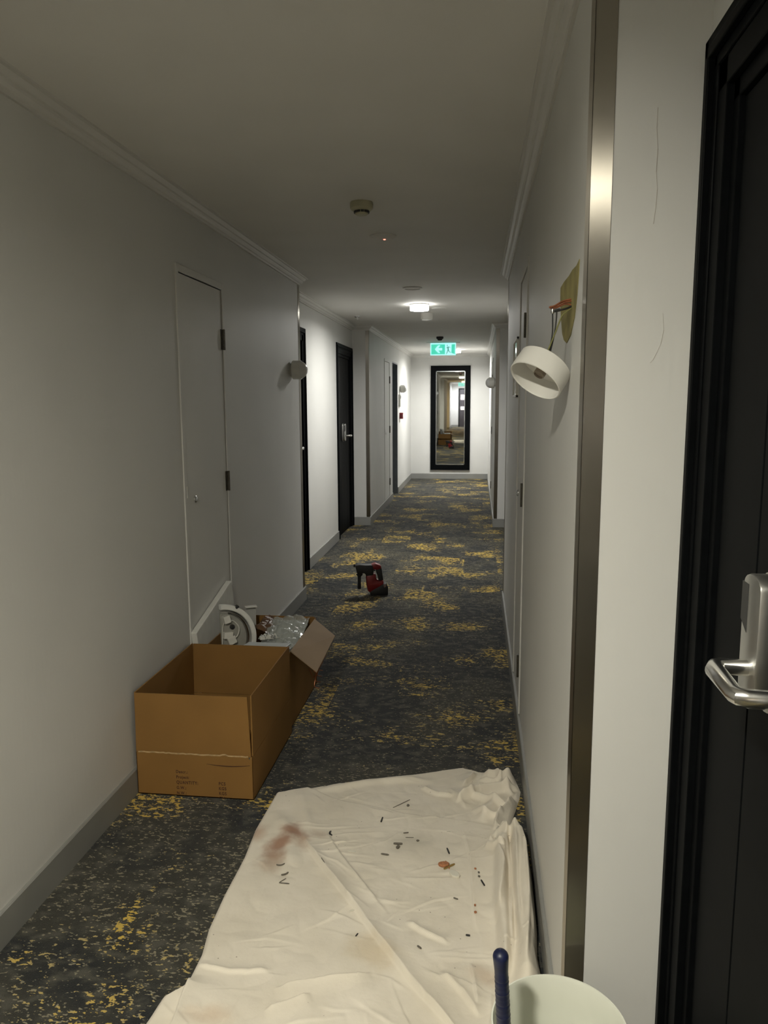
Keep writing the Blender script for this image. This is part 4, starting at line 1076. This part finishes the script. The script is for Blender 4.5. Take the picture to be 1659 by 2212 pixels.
lump('paint_flake', -0.392, 2.280, 0.016, 0.005, 0.002, -0.1, M_CHIPW, 'small white paint flake left of the cloth centre', 'paint flake')
lump('paint_flake', -0.345, 1.99, 0.010, 0.004, 0.002, 0.6, M_CHIPW, 'small white paint flake right of the long fold', 'paint flake')
lump('pebble', -0.237, 2.601, 0.006, 0.008, 0.004, 0, M_GREYBIT, 'small grey pebble beside the long nail', 'pebble')
lump('pebble', -0.183, 2.371, 0.006, 0.006, 0.003, 0, M_GREYBIT, 'small grey pebble right of the thin splinter', 'pebble')
for k, (x, y) in enumerate([(0.010, 2.227), (0.021, 2.208), (0.022, 2.189)]):
    lump('dirt_crumb', x, y, 0.004, 0.005, 0.003, 0.3 * k, M_TERRA if k == 0 else M_GREYBIT, ['reddish crumb right of the long thin crease', 'middle grey crumb of a row right of the thin crease', 'lowest grey crumb of a row right of the thin crease'][k], 'crumb', 'crumbs by the thin crease')
lump('rust_flake', 0.010, 2.051, 0.004, 0.006, 0.002, 0, M_TERRA, 'upper rust flake on the long thin crease', 'rust flake', 'rust flakes on the crease')
lump('rust_flake', 0.011, 2.019, 0.005, 0.006, 0.002, 0, M_TERRA, 'lower rust flake on the long thin crease', 'rust flake', 'rust flakes on the crease')

# ------------------------------------------------------------------ bucket with a tool handle
bcx, bcy, bzr, br = 0.169, 1.326, 0.300, 0.1285
zb = cloth_z(bcx, bcy) + 0.012
root = empty('plastic_bucket', (bcx, bcy, zb)); tag(root, 'white plastic bucket standing on the drop cloth', 'bucket')
T = Matrix.Translation((bcx, bcy, 0))
M_BUCKET = mat('bucket_plastic', (0.74, 0.75, 0.66), 0.35, var=0.02)
m = MB(); m.lathe([(0.004, zb), (0.100, zb), (0.104, zb + 0.004), (0.1235, bzr - 0.03), (0.1265, bzr - 0.03), (0.1265, bzr - 0.024), (0.1245, bzr - 0.02), (0.126, bzr - 0.004), (br + 0.0005, bzr - 0.002), (br, bzr + 0.001), (0.1255, bzr + 0.001),
                   (0.1235, bzr - 0.006), (0.1205, bzr - 0.04), (0.100, zb + 0.006), (0.004, zb + 0.006)], T, 96)
m.build('pail', M_BUCKET, root, smooth=True)
m = MB()
P = [(bcx + 0.128 * math.cos(a), bcy - 0.02 - 0.10 * math.sin(a) * 0.35 - 0.005, bzr - 0.03 - 0.115 * math.sin(a)) for a in [math.pi * i / 24 for i in range(25)]]
P = [(x, bcy - math.sqrt(max(0.0, 0.131 ** 2 - (x - bcx) ** 2)) if z < bzr - 0.04 else y, z) for x, y, z in P]
m.tube(P, 0.002, 8); m.build('bail', M_SATIN, root, smooth=True)
root = empty('tool_handle', (0.075, 1.29, zb + 0.02)); tag(root, 'navy blue ribbed rubber tool handle sticking out of the bucket', 'tool handle')
A0 = Vector((0.0540, 1.292, 0.474)); A1 = Vector((0.078, 1.300, zb + 0.03))
dv = (A1 - A0).normalized(); L_ = (A1 - A0).length
P = []; Rr_ = []
for i in range(60):
    t = i / 59; s_ = t * 0.24
    r = 0.0135
    if s_ < 0.014: r = 0.0148 * math.sqrt(max(0.02, 1 - ((0.014 - s_) / 0.014) ** 2))
    elif s_ < 0.045: r = 0.0148 - 0.0022 * (s_ - 0.014) / 0.031
    else: r = 0.0128 + 0.0007 * math.sin(s_ * 900) + 0.001 * (s_ - 0.045) / 0.2
    P.append(A0 + dv * s_); Rr_.append(r)
m = MB(); m.tube(P, Rr_, 24); m.build('grip', mat('navy_rubber', (0.008, 0.012, 0.045), 0.42, var=0.2, nscale=60), root, smooth=True)
m = MB(); m.tube([A0 + dv * 0.238, A1], 0.006, 12); m.build('shaft', M_SATIN, root, smooth=True)

# ------------------------------------------------------------------ the corridor behind the viewer (seen in the mirror)
door_n[0] += 1
root = empty('door_%d' % door_n[0], (-0.42, Y_BACK, 0)); root['kind'] = 'structure'
dx0, dx1 = -0.90, 0.02
m = MB()
for a, b, c, d in ((dx0, dx0 + 0.06, 0, 2.1), (dx1 - 0.06, dx1, 0, 2.1), (dx0, dx1, 2.04, 2.1)): m.box((a, Y_BACK, c), (b, Y_BACK + 0.03, d))
m.build('architrave', M_BLACK, root, bevel=0.002, seg=1)
m = MB(); m.box((dx0 + 0.06, Y_BACK, 0.005), (dx1 - 0.06, Y_BACK + 0.015, 2.04)); m.build('leaf', mat('dark_leaf', (0.05, 0.045, 0.05), 0.4), root)
for z0, z1, c in ((1.48, 1.74, (1.0, 0.62, 0.30)), (0.93, 1.10, (1.0, 0.9, 0.75))):
    m = MB(); m.box((dx0 + 0.12, Y_BACK + 0.014, z0), (dx1 - 0.12, Y_BACK + 0.018, z1)); m.build('lit_pane', emitter('pane_glow', c, 1.2), root)
